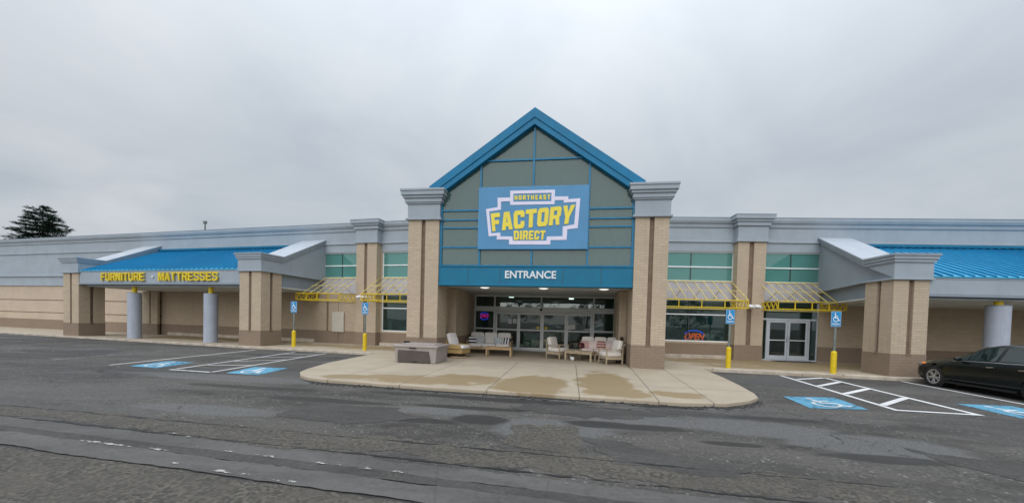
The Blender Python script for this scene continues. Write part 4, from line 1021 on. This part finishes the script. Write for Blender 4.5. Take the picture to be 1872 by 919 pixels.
# ================================================================== access signs on bollards
def access_sign():
    o = thing('access_sign', '', 'parking sign', I4, 'access parking signs on yellow bollards')
    m_ = MB(); m_.cyl((0, 0, -.03), (0, 0, .80), .095, .095, 20); m_.blob((0, 0, .80), (.19, .19, .12), None, 1, 1, 16, 8); m_.build('bollard', 'yellow_paint', o)
    m_ = MB(); m_.box(-.035, .035, -.022, .022, .8, 2.36); m_.build('post', 'steel_post', o)
    m_ = MB(); zb_, zt = 1.78, 2.36; r_ = .03
    m_.box(-.165, .165, -.034, -.024, zb_, zt); pl_ = m_.build('sign_plate', 'plate_blue', o, bevel=.004)
    m_ = MB(); symbol_mesh(m_, lambda x, y, z: (-.15+.30*x, -.0345-.0004-z, zb_+.17+.38*y), .0003); m_.build('symbol', 'white_paint', pl_)
    v, f_ = text_mesh('PARKING', .24, .06, .0008, .03); m_ = MB(); m_.add(on_wall(v, -.12, -.0362, zb_+.07), f_); m_.build('lettering', 'white_paint', pl_)
    m_ = MB(); 
    for a in (-.155, .150): m_.box(a, a+.006, -.0372, -.0345, zb_+.012, zt-.012)
    for a in (zb_+.012, zt-.018): m_.box(-.149, .15, -.0372, -.0345, a, a+.006)
    m_.build('border', 'white_paint', pl_)
    return o
as0 = access_sign()
for i, (x_, y_, rz, lb) in enumerate([(-14.42, 17.95, .10, 'blue access parking sign on a yellow bollard beside the left canopy pier'),
                                     (-10.17, 17.5, .06, 'blue access parking sign on a yellow bollard before the left flood light pilaster'),
                                     (6.2, 16.6, -.06, 'blue access parking sign on a yellow bollard before the open sign window'),
                                     (9.78, 16.2, -.08, 'blue access parking sign on a yellow bollard between double door and right canopy pier')]):
    if i == 0: as0.matrix_world = T(x_, y_, 0, rz); as0['label'] = lb
    else: copy_tree(as0, T(x_, y_, 0, rz), lb)

# ================================================================== furniture by the doors
def cushion(o, name, c, size, mat, rx=0., e1=.35, e2=.25):
    m_ = MB(o_M(o)); m_.blob(c, size, Matrix.Rotation(rx, 4, 'X'), e1, e2, 20, 10); return m_.build(name, mat, o)
def o_M(o): return WM[o.name]
def sofa(M4, label, cat, name, w, n, wood, fab, back_fab=None, group=None, backh=.46):
    o = thing(name, label, cat, M4, group); d = .78; X = M4
    for sx in (-1, 1):
        for y_ in (-d/2+.04, d/2-.05):
            m_ = MB(X); m_.box(sx*(w/2-.035)-.022, sx*(w/2-.035)+.022, y_-.025, y_+.025, 0, .60 if y_ < 0 else .66); m_.build('leg', wood, o, bevel=.006)
        m_ = MB(X); m_.box(sx*(w/2-.035)-.035, sx*(w/2-.035)+.035, -d/2-.01, d/2-.02, .60, .63); m_.build('armrest', wood, o, bevel=.01)
    m_ = MB(X); m_.box(-w/2+.07, w/2-.07, -d/2+.02, -d/2+.055, .21, .31); m_.box(-w/2+.07, w/2-.07, d/2-.09, d/2-.055, .21, .31)
    for sx in (-1, 1): m_.box(sx*(w/2-.035)-.02, sx*(w/2-.035)+.02, -d/2+.07, d/2-.08, .21, .31)
    k_ = max(3, int(w/.35))
    for i in range(k_): m_.box(-w/2+.07, w/2-.07, -d/2+.08+i*.1, -d/2+.14+i*.1, .27, .295) if i < 6 else None
    m_.build('seat_frame', wood, o)
    m_ = MB(X); 
    for i in range(int(w/.14)): 
        x_ = -w/2+.12+i*.14
        if x_ < w/2-.08: m_.bar((x_, d/2-.07, .3), (x_, d/2+.05, .80), .03)
    m_.bar((-w/2+.03, d/2+.055, .82), (w/2-.03, d/2+.055, .82), .05); m_.build('back_frame', wood, o)
    cw = (w-.16)/n
    for i in range(n):
        x_ = -w/2+.08+cw*(i+.5)
        cushion(o, 'seat_cushion', (x_, -.03, .40), (cw*.985, d*.97, .20), fab, 0, .35, .18)
        cushion(o, 'back_cushion', (x_, d/2-.12, .46+backh/2), (cw*.985, .20, backh+.04), back_fab or fab, R(-12), .3, .35)
    return o
def pillow(M4, label, mat, s_=.42, tilt=-18, rz=0):
    m_ = MB(); m_.blob((0, 0, 0), (s_, .15, s_), None, .55, .45, 20, 12)
    o = m_.build('pillow', mat); mw = M4 @ Matrix.Rotation(R(rz), 4, 'Z') @ Matrix.Rotation(R(tilt), 4, 'X'); o.matrix_world = mw
    return tag(o, label, 'pillow', 'pillows on the outdoor seats')
def table(M4, label, w, d, h, wood):
    o = thing('coffee_table', label, 'coffee table', M4, 'wooden coffee tables'); m_ = MB(M4)
    n_ = 6
    for i in range(n_): m_.box(-w/2, w/2, -d/2+d*i/n_+.004, -d/2+d*(i+1)/n_-.004, h-.035, h)
    m_.build('tabletop', wood, o, bevel=.004)
    m_ = MB(M4); m_.box(-w/2+.05, w/2-.05, -d/2+.03, -d/2+.055, h-.12, h-.036); m_.box(-w/2+.05, w/2-.05, d/2-.055, d/2-.03, h-.12, h-.036); m_.box(-w/2+.03, -w/2+.05, -d/2+.06, d/2-.06, h-.12, h-.036); m_.box(w/2-.05, w/2-.03, -d/2+.06, d/2-.06, h-.12, h-.036); m_.build('apron', wood, o)
    for sx in (-1, 1):
        for sy in (-1, 1): MB(M4).box(sx*(w/2-.05)-.035, sx*(w/2-.05)+.035, sy*(d/2-.05)-.035, sy*(d/2-.05)+.035, 0, h-.037).build('leg', wood, o, bevel=.005)
    return o
SL = T(-4.2, 18.95, .004, R(2)); sofa(SL, 'wooden sofa with three pale grey back cushions left of the doors', 'sofa', 'outdoor_sofa', 2.25, 3, 'teak', 'white_fabric', 'grey_fabric', 'outdoor sofas by the entrance', .56)
table(T(-3.45, 17.65, .004, R(2)), 'honey wood coffee table before the pale grey sofa', 1.22, .6, .43, 'teak')
pillow(SL @ T(-.88, -.06, .62), 'navy and white banded pillow at the left end of the grey sofa', 'navy_band', .42, -20, 14)
pillow(SL @ T(-.48, -.02, .62), 'blue leaf print pillow beside the banded pillow on the grey sofa', 'leaf_print', .44, -20, -4)
pillow(SL @ T(.44, -.02, .62), 'blue leaf print pillow beside the upright striped pillow on the grey sofa', 'leaf_print', .42, -20, 6)
pillow(SL @ T(.86, -.05, .62), 'navy and white striped pillow at the right end of the grey sofa', 'navy_stripe', .42, -18, -10)
# swivel rocker, left
MR = T(-5.0, 16.3, .004, R(76))
o = thing('swivel_chair', 'woven swivel rocker with thick white cushions behind the grey deck box', 'armchair', MR)
m_ = MB(MR); m_.cyl((0, 0, .05), (0, 0, .12), .30, .30, 24); m_.cyl((0, 0, .10), (0, 0, .2), .12, .12, 12); m_.build('swivel_base', 'dark_metal', o)
m_ = MB(MR); m_.cyl((0, 0, .01), (0, 0, .05), .36, .34, 24); m_.build('base_ring', 'teak', o)
m_ = MB(MR); m_.box(-.40, .40, -.36, .36, .17, .38); m_.build('seat_shell', 'wicker', o, bevel=.04)
m_ = MB(MR); m_.prism([(.30, .30), (.38, .30), (.62, .98), (.54, .98)], 'x', -.38, .38); m_.build('back_shell', 'wicker', o, bevel=.03)
for sx in (-1, 1):
    m_ = MB(MR); m_.prism([(-.34, .38), (.40, .38), (.46, .60), (-.28, .56)], 'x', sx*.40-.045, sx*.40+.045); m_.build('armrest', 'wicker', o, bevel=.02)
cushion(o, 'seat_cushion', (0, -.04, .46), (.72, .74, .17), 'white_fabric', 0, .4, .25)
cushion(o, 'back_cushion', (0, .33, .77), (.70, .17, .58), 'white_fabric', R(-20), .35, .35)
# right hand group
SR = T(1.22, 18.05, .004, R(-3)); sofa(SR, 'wooden sofa with blush cushions against the glass right of the sliding doors', 'sofa', 'outdoor_sofa', 1.9, 3, 'grey_teak', 'pink_fabric', 'cream_fabric', 'outdoor sofas by the entrance', .54)
pillow(SR @ T(-.72, -.08, .62), 'dusty rose pillow at the left end of the blush sofa', 'rose_fabric', .42, -20, 12)
pillow(SR @ T(-.36, -.03, .64), 'plain blush pillow beside the dusty rose pillow', 'pink_fabric', .44, -20, -6)
pillow(SR @ T(.02, -.06, .64), 'red striped pillow in the middle of the blush sofa', 'red_stripe', .42, -20, 3)
pillow(SR @ T(.38, -.02, .63), 'plain blush pillow right of the red striped pillow', 'pink_fabric', .40, -20, -8)
pillow(SR @ T(-.86, -.25, .60), 'dark red pillow tucked into the left corner of the blush sofa', 'dark_red', .30, -10, 40)
def armchair(M4, label, wood, fab):
    o = sofa(M4, label, 'armchair', 'outdoor_armchair', .80, 1, wood, fab, None, 'wooden armchairs by the entrance', .50)
    return o
armchair(T(-.74, 17.65, .004, R(60)), 'wooden armchair with a pale cushion standing before the sliding doors', 'grey_teak', 'cream_fabric')
armchair(T(1.52, 16.2, .004, R(-70)), 'wooden armchair with cream cushions turned away from the right entrance pillar', 'grey_teak', 'cream_fabric')
table(T(.30, 16.95, .004, R(-22)), 'weathered wood coffee table between the two wooden armchairs', 1.25, .66, .44, 'grey_teak')
q = random.Random(5); m_ = MB(); m_.blob((0, 0, .08), (.20, .18, .16), None, .8, .8, 12, 8)
for i, p in enumerate(m_.v): m_.v[i] = p + Vector((q.uniform(-.03, .03), q.uniform(-.03, .03), q.uniform(-.012, .03)))
o = m_.build('plastic_bag', 'paper'); o.location = (-.05, 16.95, .004); tag(o, 'crumpled white bag on the plaza under the weathered coffee table', 'bag')
o = thing('umbrella_stand', 'dark metal stand with a round knob between the cream armchair and the brick pillar', 'umbrella stand', T(2.03, 16.95))
m_ = MB(); m_.cyl((2.03, 16.95, .004), (2.03, 16.95, .05), .24, .22, 20); m_.cyl((2.03, 16.95, .05), (2.03, 16.95, .13), .10, .05, 16); m_.build('foot', 'dark_metal', o)
m_ = MB(); m_.cyl((2.03, 16.95, .1), (2.03, 16.95, .98), .028, .028, 12); m_.build('pole', 'dark_metal', o)
m_ = MB(); m_.blob((2.03, 16.95, 1.03), (.16, .16, .17), None, 1, 1, 16, 10); m_.build('knob', 'dark_metal', o)
m_ = MB()
for s_ in (-1, 1): m_.tube([(2.03+s_*.2, 16.87, .03), (2.03+s_*.13, 16.91, .3), (2.03+s_*.2, 16.95, .55), (2.03+s_*.03, 16.95, .75)], .018)
m_.build('scroll_leg', 'dark_metal', o)
# deck box
DB = T(-5.76, 14.0, .004, R(-1)); w, d, h = 1.66, 1.25, .60
o = thing('deck_box', 'grey plastic deck box with a dark front panel left on the plaza', 'deck box', DB)
m_ = MB(DB); v = [(-w/2+.05, -d/2+.04, 0), (w/2-.05, -d/2+.04, 0), (w/2-.05, d/2-.04, 0), (-w/2+.05, d/2-.04, 0), (-w/2, -d/2, h), (w/2, -d/2, h), (w/2, d/2, h), (-w/2, d/2, h)]
m_.add(v, [(3, 2, 1, 0), (4, 5, 6, 7), (0, 1, 5, 4), (1, 2, 6, 5), (2, 3, 7, 6), (3, 0, 4, 7)]); m_.build('body', 'box_plastic', o, bevel=.03)
m_ = MB(DB); m_.box(-w/2-.05, w/2+.05, -d/2-.05, d/2+.05, h-.03, h+.07); ld = m_.build('lid', 'box_plastic', o, bevel=.03)
m_ = MB(DB); m_.box(-w/2+.22, w/2-.12, -d/2+.14, d/2-.16, h+.068, h+.105); m_.build('lid_panel', 'box_plastic', ld, bevel=.02)
m_ = MB(DB); m_.prism([(-w/2+.15, .03), (-w/2+.15, h-.13), (w/2-.30, h-.15), (w/2-.24, .03)], 'y', -d/2-.018, -d/2+.08); m_.build('front_panel', 'box_dark', o, bevel=.008)
m_ = MB(DB); m_.box(-.22, .04, -d/2-.065, -d/2-.03, h-.06, h-.02); m_.build('latch', 'black_matte', o, bevel=.006)
m_ = MB(DB); m_.box(-.08, .08, -d/2-.03, -d/2-.015, .03, .07); m_.build('foot_block', 'black_matte', o)
m_ = MB(); m_.blob((0, 0, .05), (.24, .17, .11), None, .7, .6, 14, 8); g = m_.build('work_glove', 'black_matte'); g.matrix_world = DB @ T(-w/2+.14, d/2-.5, h+.07, .5); tag(g, 'small black bundle lying on the lid of the grey deck box', 'bundle')

# goods glimpsed behind the shop windows
for (F, x0, x1, y0, y1, z0, z1, mat, lb) in [(FL, 2.95, 3.75, .55, .95, .0, 1.14, 'teal_box', 'pale display box behind the window left of the entrance'), (FL, 2.25, 2.45, .5, .7, 0, 1.45, 'white_paint', 'narrow white display stand in the left window corner'),
        (FR, -2.95, -2.45, .6, 1.0, .0, 1.25, 'white_paint', 'white display stand behind the open sign window, right part'), (FC, -3.1, -2.2, 23.2, 23.8, -.002, .85, 'teal_box', 'teal storage chest seen through the sliding doors')]:
    o = thing('display_stand', lb, 'display stand', F @ T((x0+x1)/2, (y0+y1)/2, 0)); m_ = MB(F); m_.box(x0+.03, x1-.03, y0+.03, y1-.03, z0, z1-.05); m_.build('cabinet', mat, o, bevel=.01)
    m_ = MB(F); m_.box(x0, x1, y0, y1, z1-.05, z1); m_.build('top', mat, o, bevel=.01)
sofa(T(-1.2, 26.2, -.002, R(8)), 'grey sofa inside the store seen through the sliding doors', 'sofa', 'indoor_sofa', 2.1, 3, 'grey_teak', 'grey_fabric', None, None, .5)
# vent pipe
o = thing('vent_pipe', 'thin galvanised vent pipe with a cap standing on the flat roof', 'vent pipe', FL @ T(-13.98, 1.5, 6.6))
m_ = MB(FL); m_.cyl((-13.98, 1.5, 6.58), (-13.98, 1.5, 8.25), .055, .055, 12); m_.build('pipe', 'steel_post', o)
m_ = MB(FL); m_.cyl((-13.98, 1.5, 8.22), (-13.98, 1.5, 8.30), .09, .14, 14); m_.cyl((-13.98, 1.5, 8.30), (-13.98, 1.5, 8.42), .14, .12, 14); m_.build('cap', 'steel_post', o)

# ================================================================== car
def lerp_tab(tab, x):
    for (a, *va), (b, *vb) in zip(tab[:-1], tab[1:]):
        if a <= x <= b:
            k = (x-a)/(b-a) if b > a else 0; k = k*k*(3-2*k)*.35 + k*.65
            return [p*(1-k)+q_*k for p, q_ in zip(va, vb)]
    return tab[-1][1:]
# station: y from nose, z low, z belt, z top, half width at belt, half width at roof edge
CT = [(0.0, .30, .56, .60, .52, .45), (.10, .21, .64, .70, .72, .60), (.35, .18, .70, .80, .86, .68), (.75, .17, .76, .90, .905, .72), (1.25, .17, .84, .98, .915, .74), (1.45, .17, .88, 1.03, .915, .72),
      (1.75, .17, .90, 1.18, .916, .68), (2.15, .17, .92, 1.37, .917, .62), (2.55, .17, .93, 1.45, .918, .60), (3.0, .17, .94, 1.46, .917, .60), (3.5, .17, .96, 1.40, .912, .60), (3.9, .18, .98, 1.26, .90, .63), (4.25, .19, 1.00, 1.09, .88, .68), (4.6, .22, .97, 1.05, .84, .68), (4.75, .30, .86, .98, .76, .62), (4.82, .40, .70, .80, .60, .5)]
def car_section(y):
    zl, zb_, zt, wb, wr = lerp_tab(CT, y)
    zm = zl+(zb_-zl)*.45
    P = [(0, zl), (wb*.82, zl), (wb*.955, zl+.05), (wb*.985, zl+(zm-zl)*.6), (wb, zm), (wb*.998, zm+(zb_-zm)*.5), (wb*.97, zb_-.03), (wb*.945, zb_)]
    for k in (.15, .5, .85): P.append((wb*.935+(wr-wb*.935)*k, zb_+(zt-zb_-.035)*k))
    P += [(wr*.97, zt-.03), (wr*.88, zt-.010), (wr*.6, zt+.008), (wr*.3, zt+.014), (0, zt+.016)]
    return P
def build_car(M4, label, paint, group=None):
    o = thing('parked_car', label, 'car', M4, group)
    N = 64; ys = [4.82*i/N for i in range(N+1)]; secs = [car_section(y) for y in ys]; K = len(secs[0])
    # local: x left(-)/right(+), nose at +y (y = 2.41 - station)
    full = []
    for y, P in zip(ys, secs):
        ring = [(-x, 2.41-y, z) for x, z in P] + [(x, 2.41-y, z) for x, z in P[::-1][1:-1]]
        full.append(ring)
    n = len(full[0]); m_ = MB(M4); v = [p for r in full for p in r]
    wc = [(.93, .315), (3.725, .315)]
    fcs = []
    for i in range(N):
        for j in range(n):
            j2 = (j+1) % n
            cyy = (ys[i]+ys[i+1])/2; zc = (full[i][j][2]+full[i][j2][2])/2; xc = abs(full[i][j][0]+full[i][j2][0])/2
            if xc > .55 and any((cyy-w_[0])**2+(zc-w_[1])**2 < .37**2 for w_ in wc): continue
            fcs.append((i*n+j, i*n+j2, (i+1)*n+j2, (i+1)*n+j))
    fcs += [list(range(n)), [N*n+j for j in range(n)][::-1]]
    m_.add(v, fcs, 0, True); m_.build('body', paint, o)
    # wheel housings
    m_ = MB(M4)
    for w_ in wc:
        for s_ in (-1, 1): m_.cyl((s_*.50, 2.41-w_[0], w_[1]+.01), (s_*.885, 2.41-w_[0], w_[1]+.01), .375, .375, 32, 0, True)
    m_.build('wheel_housing', 'black_matte', o)
    # glazing: patches lifted off the body
    def patch_(name, y0, y1, k0, k1, s_, shrink=.02):
        m2 = MB(M4); st = 8; rows = []
        for i in range(st+1):
            y = y0+(y1-y0)*i/st; P = car_section(y); a, b = P[7], P[11]
            row = []
            for k in (k0, (k0+k1)/2, k1):
                x, z = a[0]+(b[0]-a[0])*k, a[1]+(b[1]-a[1])*k; row.append((s_*(x+.010), 2.41-y, z+.002))
            rows.append(row)
        vv = [p for r in rows for p in r]; m2.add(vv, [(i*3+j, i*3+j+1, (i+1)*3+j+1, (i+1)*3+j) for i in range(st) for j in range(2)], 0, True)
        return m2.build(name, 'glass_car', o)
    def tri_patch(name, y0, y1, s_):   # side glass that tapers with the roof line
        return None
    for s_ in (-1, 1):
        patch_('side_window', 1.95, 2.68, .10, .90, s_); patch_('side_window', 2.78, 3.45, .10, .90, s_); patch_('quarter_window', 3.53, 3.85, .12, .82, s_); patch_('quarter_window', 1.68, 1.90, .10, .78, s_)
        m2 = MB(M4)
        pts = [(s_*(car_section(y)[7][0]+.006), 2.41-y, car_section(y)[7][1]+.004) for y in [1.5+.1*i for i in range(25)]]
        m2.tube(pts, .012, 6); m2.build('window_trim', 'chrome', o)
        m2 = MB(M4); P = car_section(1.72); m2.blob((s_*(P[7][0]+.10), 2.41-1.75, P[7][1]+.07), (.22, .13, .13), None, .7, .7, 14, 8); m2.build('wing_mirror', paint, o)
        for y_ in (2.62, 3.42):
            m2 = MB(M4); P = car_section(y_); m2.bar((s_*(P[5][0]+.018), 2.41-y_+.09, .80), (s_*(P[5][0]+.018), 2.41-y_-.09, .81), .03, .03); m2.build('door_handle', 'chrome', o)
        m2 = MB(M4)
        for y_ in (1.55, 2.72, 3.55):
            P = car_section(y_); m2.tube([(s_*(P[k][0]+.0005), 2.41-y_, P[k][1]) for k in (2, 3, 4, 5, 6, 7)], .004, 4)
        m2.build('door_seam', 'black_matte', o)
        m2 = MB(M4); m2.bar((s_*.925, 2.41-1.35, .21), (s_*.925, 2.41-3.3, .21), .03, .05); m2.build('sill_trim', 'black_matte', o)
        m2 = MB(M4); m2.blob((s_*.70, 2.41-.30, .675), (.26, .44, .09), Matrix.Rotation(s_*R(28), 4, 'Z'), .6, .6, 14, 8); m2.build('headlight', 'lens', o)
        m2 = MB(M4); m2.blob((s_*.80, 2.41-.44, .715), (.12, .22, .08), Matrix.Rotation(s_*R(22), 4, 'Z'), .7, .7, 12, 8); m2.build('indicator', 'amber', o)
        m2 = MB(M4); m2.blob((s_*.74, 2.41-4.62, .86), (.28, .3, .16), Matrix.Rotation(-s_*R(25), 4, 'Z'), .6, .6, 14, 8); m2.build('tail_light', 'dark_red', o)
    m2 = MB(M4)      # windscreen and rear screen
    for (y0, y1) in ((1.46, 2.12), (3.55, 4.18)):
        st = 6; rows = []
        for i in range(st+1):
            y = y0+(y1-y0)*i/st; P = car_section(y); zt, wr = P[-1][1], P[-4][0]
            rows.append([(k*wr*.97, 2.41-y, zt+.006-.02*abs(k)**2) for k in (-1, -.6, -.2, .2, .6, 1)])
        vv = [p for r in rows for p in r]; m2.add(vv, [(i*6+j, i*6+j+1, (i+1)*6+j+1, (i+1)*6+j) for i in range(st) for j in range(5)], 0, True)
    m2.build('windscreen', 'glass_car', o)
    m2 = MB(M4); m2.box(-.40, .40, 2.30, 2.40, .32, .52); m2.build('grille', 'black_matte', o, bevel=.02)
    for w_ in wc:
        for s_ in (-1, 1):
            c = Vector((s_*.80, 2.41-w_[0], .325))
            m2 = MB(M4); prof = [(-.11, .22), (-.11, .30), (-.07, .325), (.07, .325), (.105, .305), (.11, .235), (.06, .22)]
            n2 = 36; vv = []; ff = []
            for a in range(n2):
                th = 2*math.pi*a/n2
                for px, pr in prof: vv.append((c.x+s_*px, c.y+pr*math.cos(th), c.z+pr*math.sin(th)))
            k_ = len(prof)
            for a in range(n2):
                for b in range(k_): ff.append((a*k_+b, a*k_+(b+1) % k_, ((a+1) % n2)*k_+(b+1) % k_, ((a+1) % n2)*k_+b))
            m2.add(vv, ff, 0, True); wh = m2.build('wheel', 'tyre', o)
            m2 = MB(M4); m2.cyl(c+Vector((s_*.02, 0, 0)), c+Vector((s_*.04, 0, 0)), .225, .225, 32, 1)
            for a in range(10):
                th = 2*math.pi*a/10 + (.12 if a % 2 else -.12); dv = Vector((0, math.cos(th), math.sin(th)))
                m2.bar(c+Vector((s_*.085, 0, 0))+dv*.04, c+Vector((s_*.095, 0, 0))+dv*.215, .034, .03)
            m2.cyl(c+Vector((s_*.06, 0, 0)), c+Vector((s_*.11, 0, 0)), .05, .04, 16)
            for a in range(32):
                t0, t1 = 2*math.pi*a/32, 2*math.pi*(a+1)/32
                m2.bar(c+Vector((s_*.095, .22*math.cos(t0), .22*math.sin(t0))), c+Vector((s_*.095, .22*math.cos(t1), .22*math.sin(t1))), .03, .03)
            m2.build('rim', ['rim', 'black_matte'], wh)
    # dim cabin inside
    m2 = MB(M4); m2.box(-.62, .62, -1.3, .55, .35, .72); 
    for x_ in (-.35, .35):
        for y_ in (-.15, -1.1): m2.blob((x_, y_-.05, .95), (.46, .18, .62), Matrix.Rotation(R(12), 4, 'X'), .5, .5, 12, 8)
    m2.build('seats', 'dark_metal', o)
    return o
car = build_car(T(12.58, 12.95, GZ, R(1)), 'black sedan with alloy wheels parked nose in before the right canopy', 'car_paint')

# cars and trees across the lot, behind the photographer (they show in the shop glass)
for i, (x_, y_, rz, pm, lb) in enumerate([(3.5, -14, R(90), 'car_white', 'white sedan parked across the lot, mirrored in the shop glass'), (-4.5, -20, R(84), 'car_silver', 'silver sedan parked across the lot, mirrored in the entrance doors'), (10.5, -21, R(95), 'car_white', 'white sedan parked in the farther row across the lot')]):
    copy_tree(car, T(x_, y_, GZ, rz), lb, 'cars parked across the lot', {'car_paint': pm})
def tree(name, label, x, y, h, r, seed, crown_from=.25, leaf=.30, nclump=60, per=46, group=None, conic=False):
    q = random.Random(seed); o = thing(name, label, 'tree', T(x, y, GZ), group); X = T(x, y, GZ)
    m_ = MB(X); m_.cyl((0, 0, 0), (.05, 0, h*.45), h*.022, h*.014, 10); m_.cyl((.05, 0, h*.45), (0, .05, h*.93), h*.014, h*.003, 8)
    clumps = []
    for i in range(nclump):
        t_ = crown_from+(1-crown_from)*q.random()**.8; k = (t_-crown_from)/(1-crown_from)
        rad = r*((1-k)**.75 if conic else math.sin(math.pi*min(1, .12+.88*k))**.6)*(.35+.65*math.sqrt(q.random()))
        a = q.uniform(0, 2*math.pi); c = Vector((rad*math.cos(a), rad*math.sin(a), h*t_)); clumps.append((c, r*q.uniform(.20, .34)*(1-.45*k)))
        if i % 3 == 0: m_.cyl((0, 0, h*(t_-.06)), c*.92, h*.005, h*.0015, 5)
    clumps.append((Vector((0, 0, h*.98)), r*.12))
    m_.build('trunk', 'bark', o)
    v = []; f_ = []
    for c, cr in clumps:
        for _ in range(per):
            d_ = Vector((q.gauss(0, 1), q.gauss(0, 1), q.gauss(0, .62))).normalized()*cr*q.uniform(.25, 1.08)
            p = c+d_; a = Vector((q.uniform(-1, 1), q.uniform(-1, 1), q.uniform(-.7, .25))).normalized(); b = a.orthogonal().normalized(); b.rotate(Matrix.Rotation(q.uniform(0, 6.28), 3, a))
            l_ = leaf*q.uniform(.6, 1.3); w_ = l_*.32; k = len(v); bend = Vector((0, 0, -.12*l_))
            v += [p-b*w_*.3, p+a*l_*.5+b*w_*.5+bend*.3, p+a*l_+bend, p+a*l_*.5-b*w_*.5+bend*.3]; f_.append((k, k+1, k+2, k+3))
    MB(X).add(v, f_).build('crown', 'needles', o); return o
def conifer(label, x, y, h, spread, seed):
    q = random.Random(seed); X = T(x, y, GZ); o = thing('pine_tree', label, 'tree', X)
    m_ = MB(X); m_.cyl((0, 0, 0), (0, 0, h*.97), h*.022, .02, 10); v = []; f_ = []; z = h*.18
    while z < h*.985:
        left = h-z; n_ = 7 if left > 1 else 5
        for k_ in range(n_):
            a = q.uniform(0, 6.283); L = min(spread, .45+left**.82*.74)*q.uniform(.55, 1.15); dr = q.uniform(-.16, .06)
            d = Vector((math.cos(a), math.sin(a), dr)); zz_ = z+q.uniform(-.2, .2)
            m_.cyl((0, 0, zz_), Vector((0, 0, zz_))+d*L*.95, .035, .008, 5)
            for _ in range(int(34+L*80)):
                t_ = q.uniform(.12, 1.05)**.8; wd = (.10+.26*L*.4*(1.1-t_))
                p = Vector((0, 0, zz_))+d*L*t_+Vector((q.gauss(0, wd), q.gauss(0, wd), q.gauss(-.03, .07)))
                b = (d+Vector((q.uniform(-.7, .7), q.uniform(-.7, .7), q.uniform(-.25, .35)))).normalized(); c = b.cross(Vector((q.uniform(-.5, .5), q.uniform(-.5, .5), 1))).normalized()
                l_ = q.uniform(.20, .42); w_ = l_*.30; i0 = len(v)
                v += [p-c*w_*.4, p+b*l_*.5+c*w_*.5, p+b*l_, p+b*l_*.5-c*w_*.5]; f_.append((i0, i0+1, i0+2, i0+3))
        z += q.uniform(.26, .44)
    m_.build('trunk', 'bark', o); MB(X).add(v, f_).build('crown', 'needles', o); return o
conifer('dark green pine rising behind the far left end of the store', -62.4, 36.5, 13.9, 4.2, 4)
for i in range(9):
    tree('shade_tree', 'dark leafy tree on the far side of the parking lot', -36+9*i+(i*37 % 5), -46-(i*53 % 9), 10+(i*29 % 4), 4.6, 40+i, .18, .75, 46, 30, 'trees across the lot')
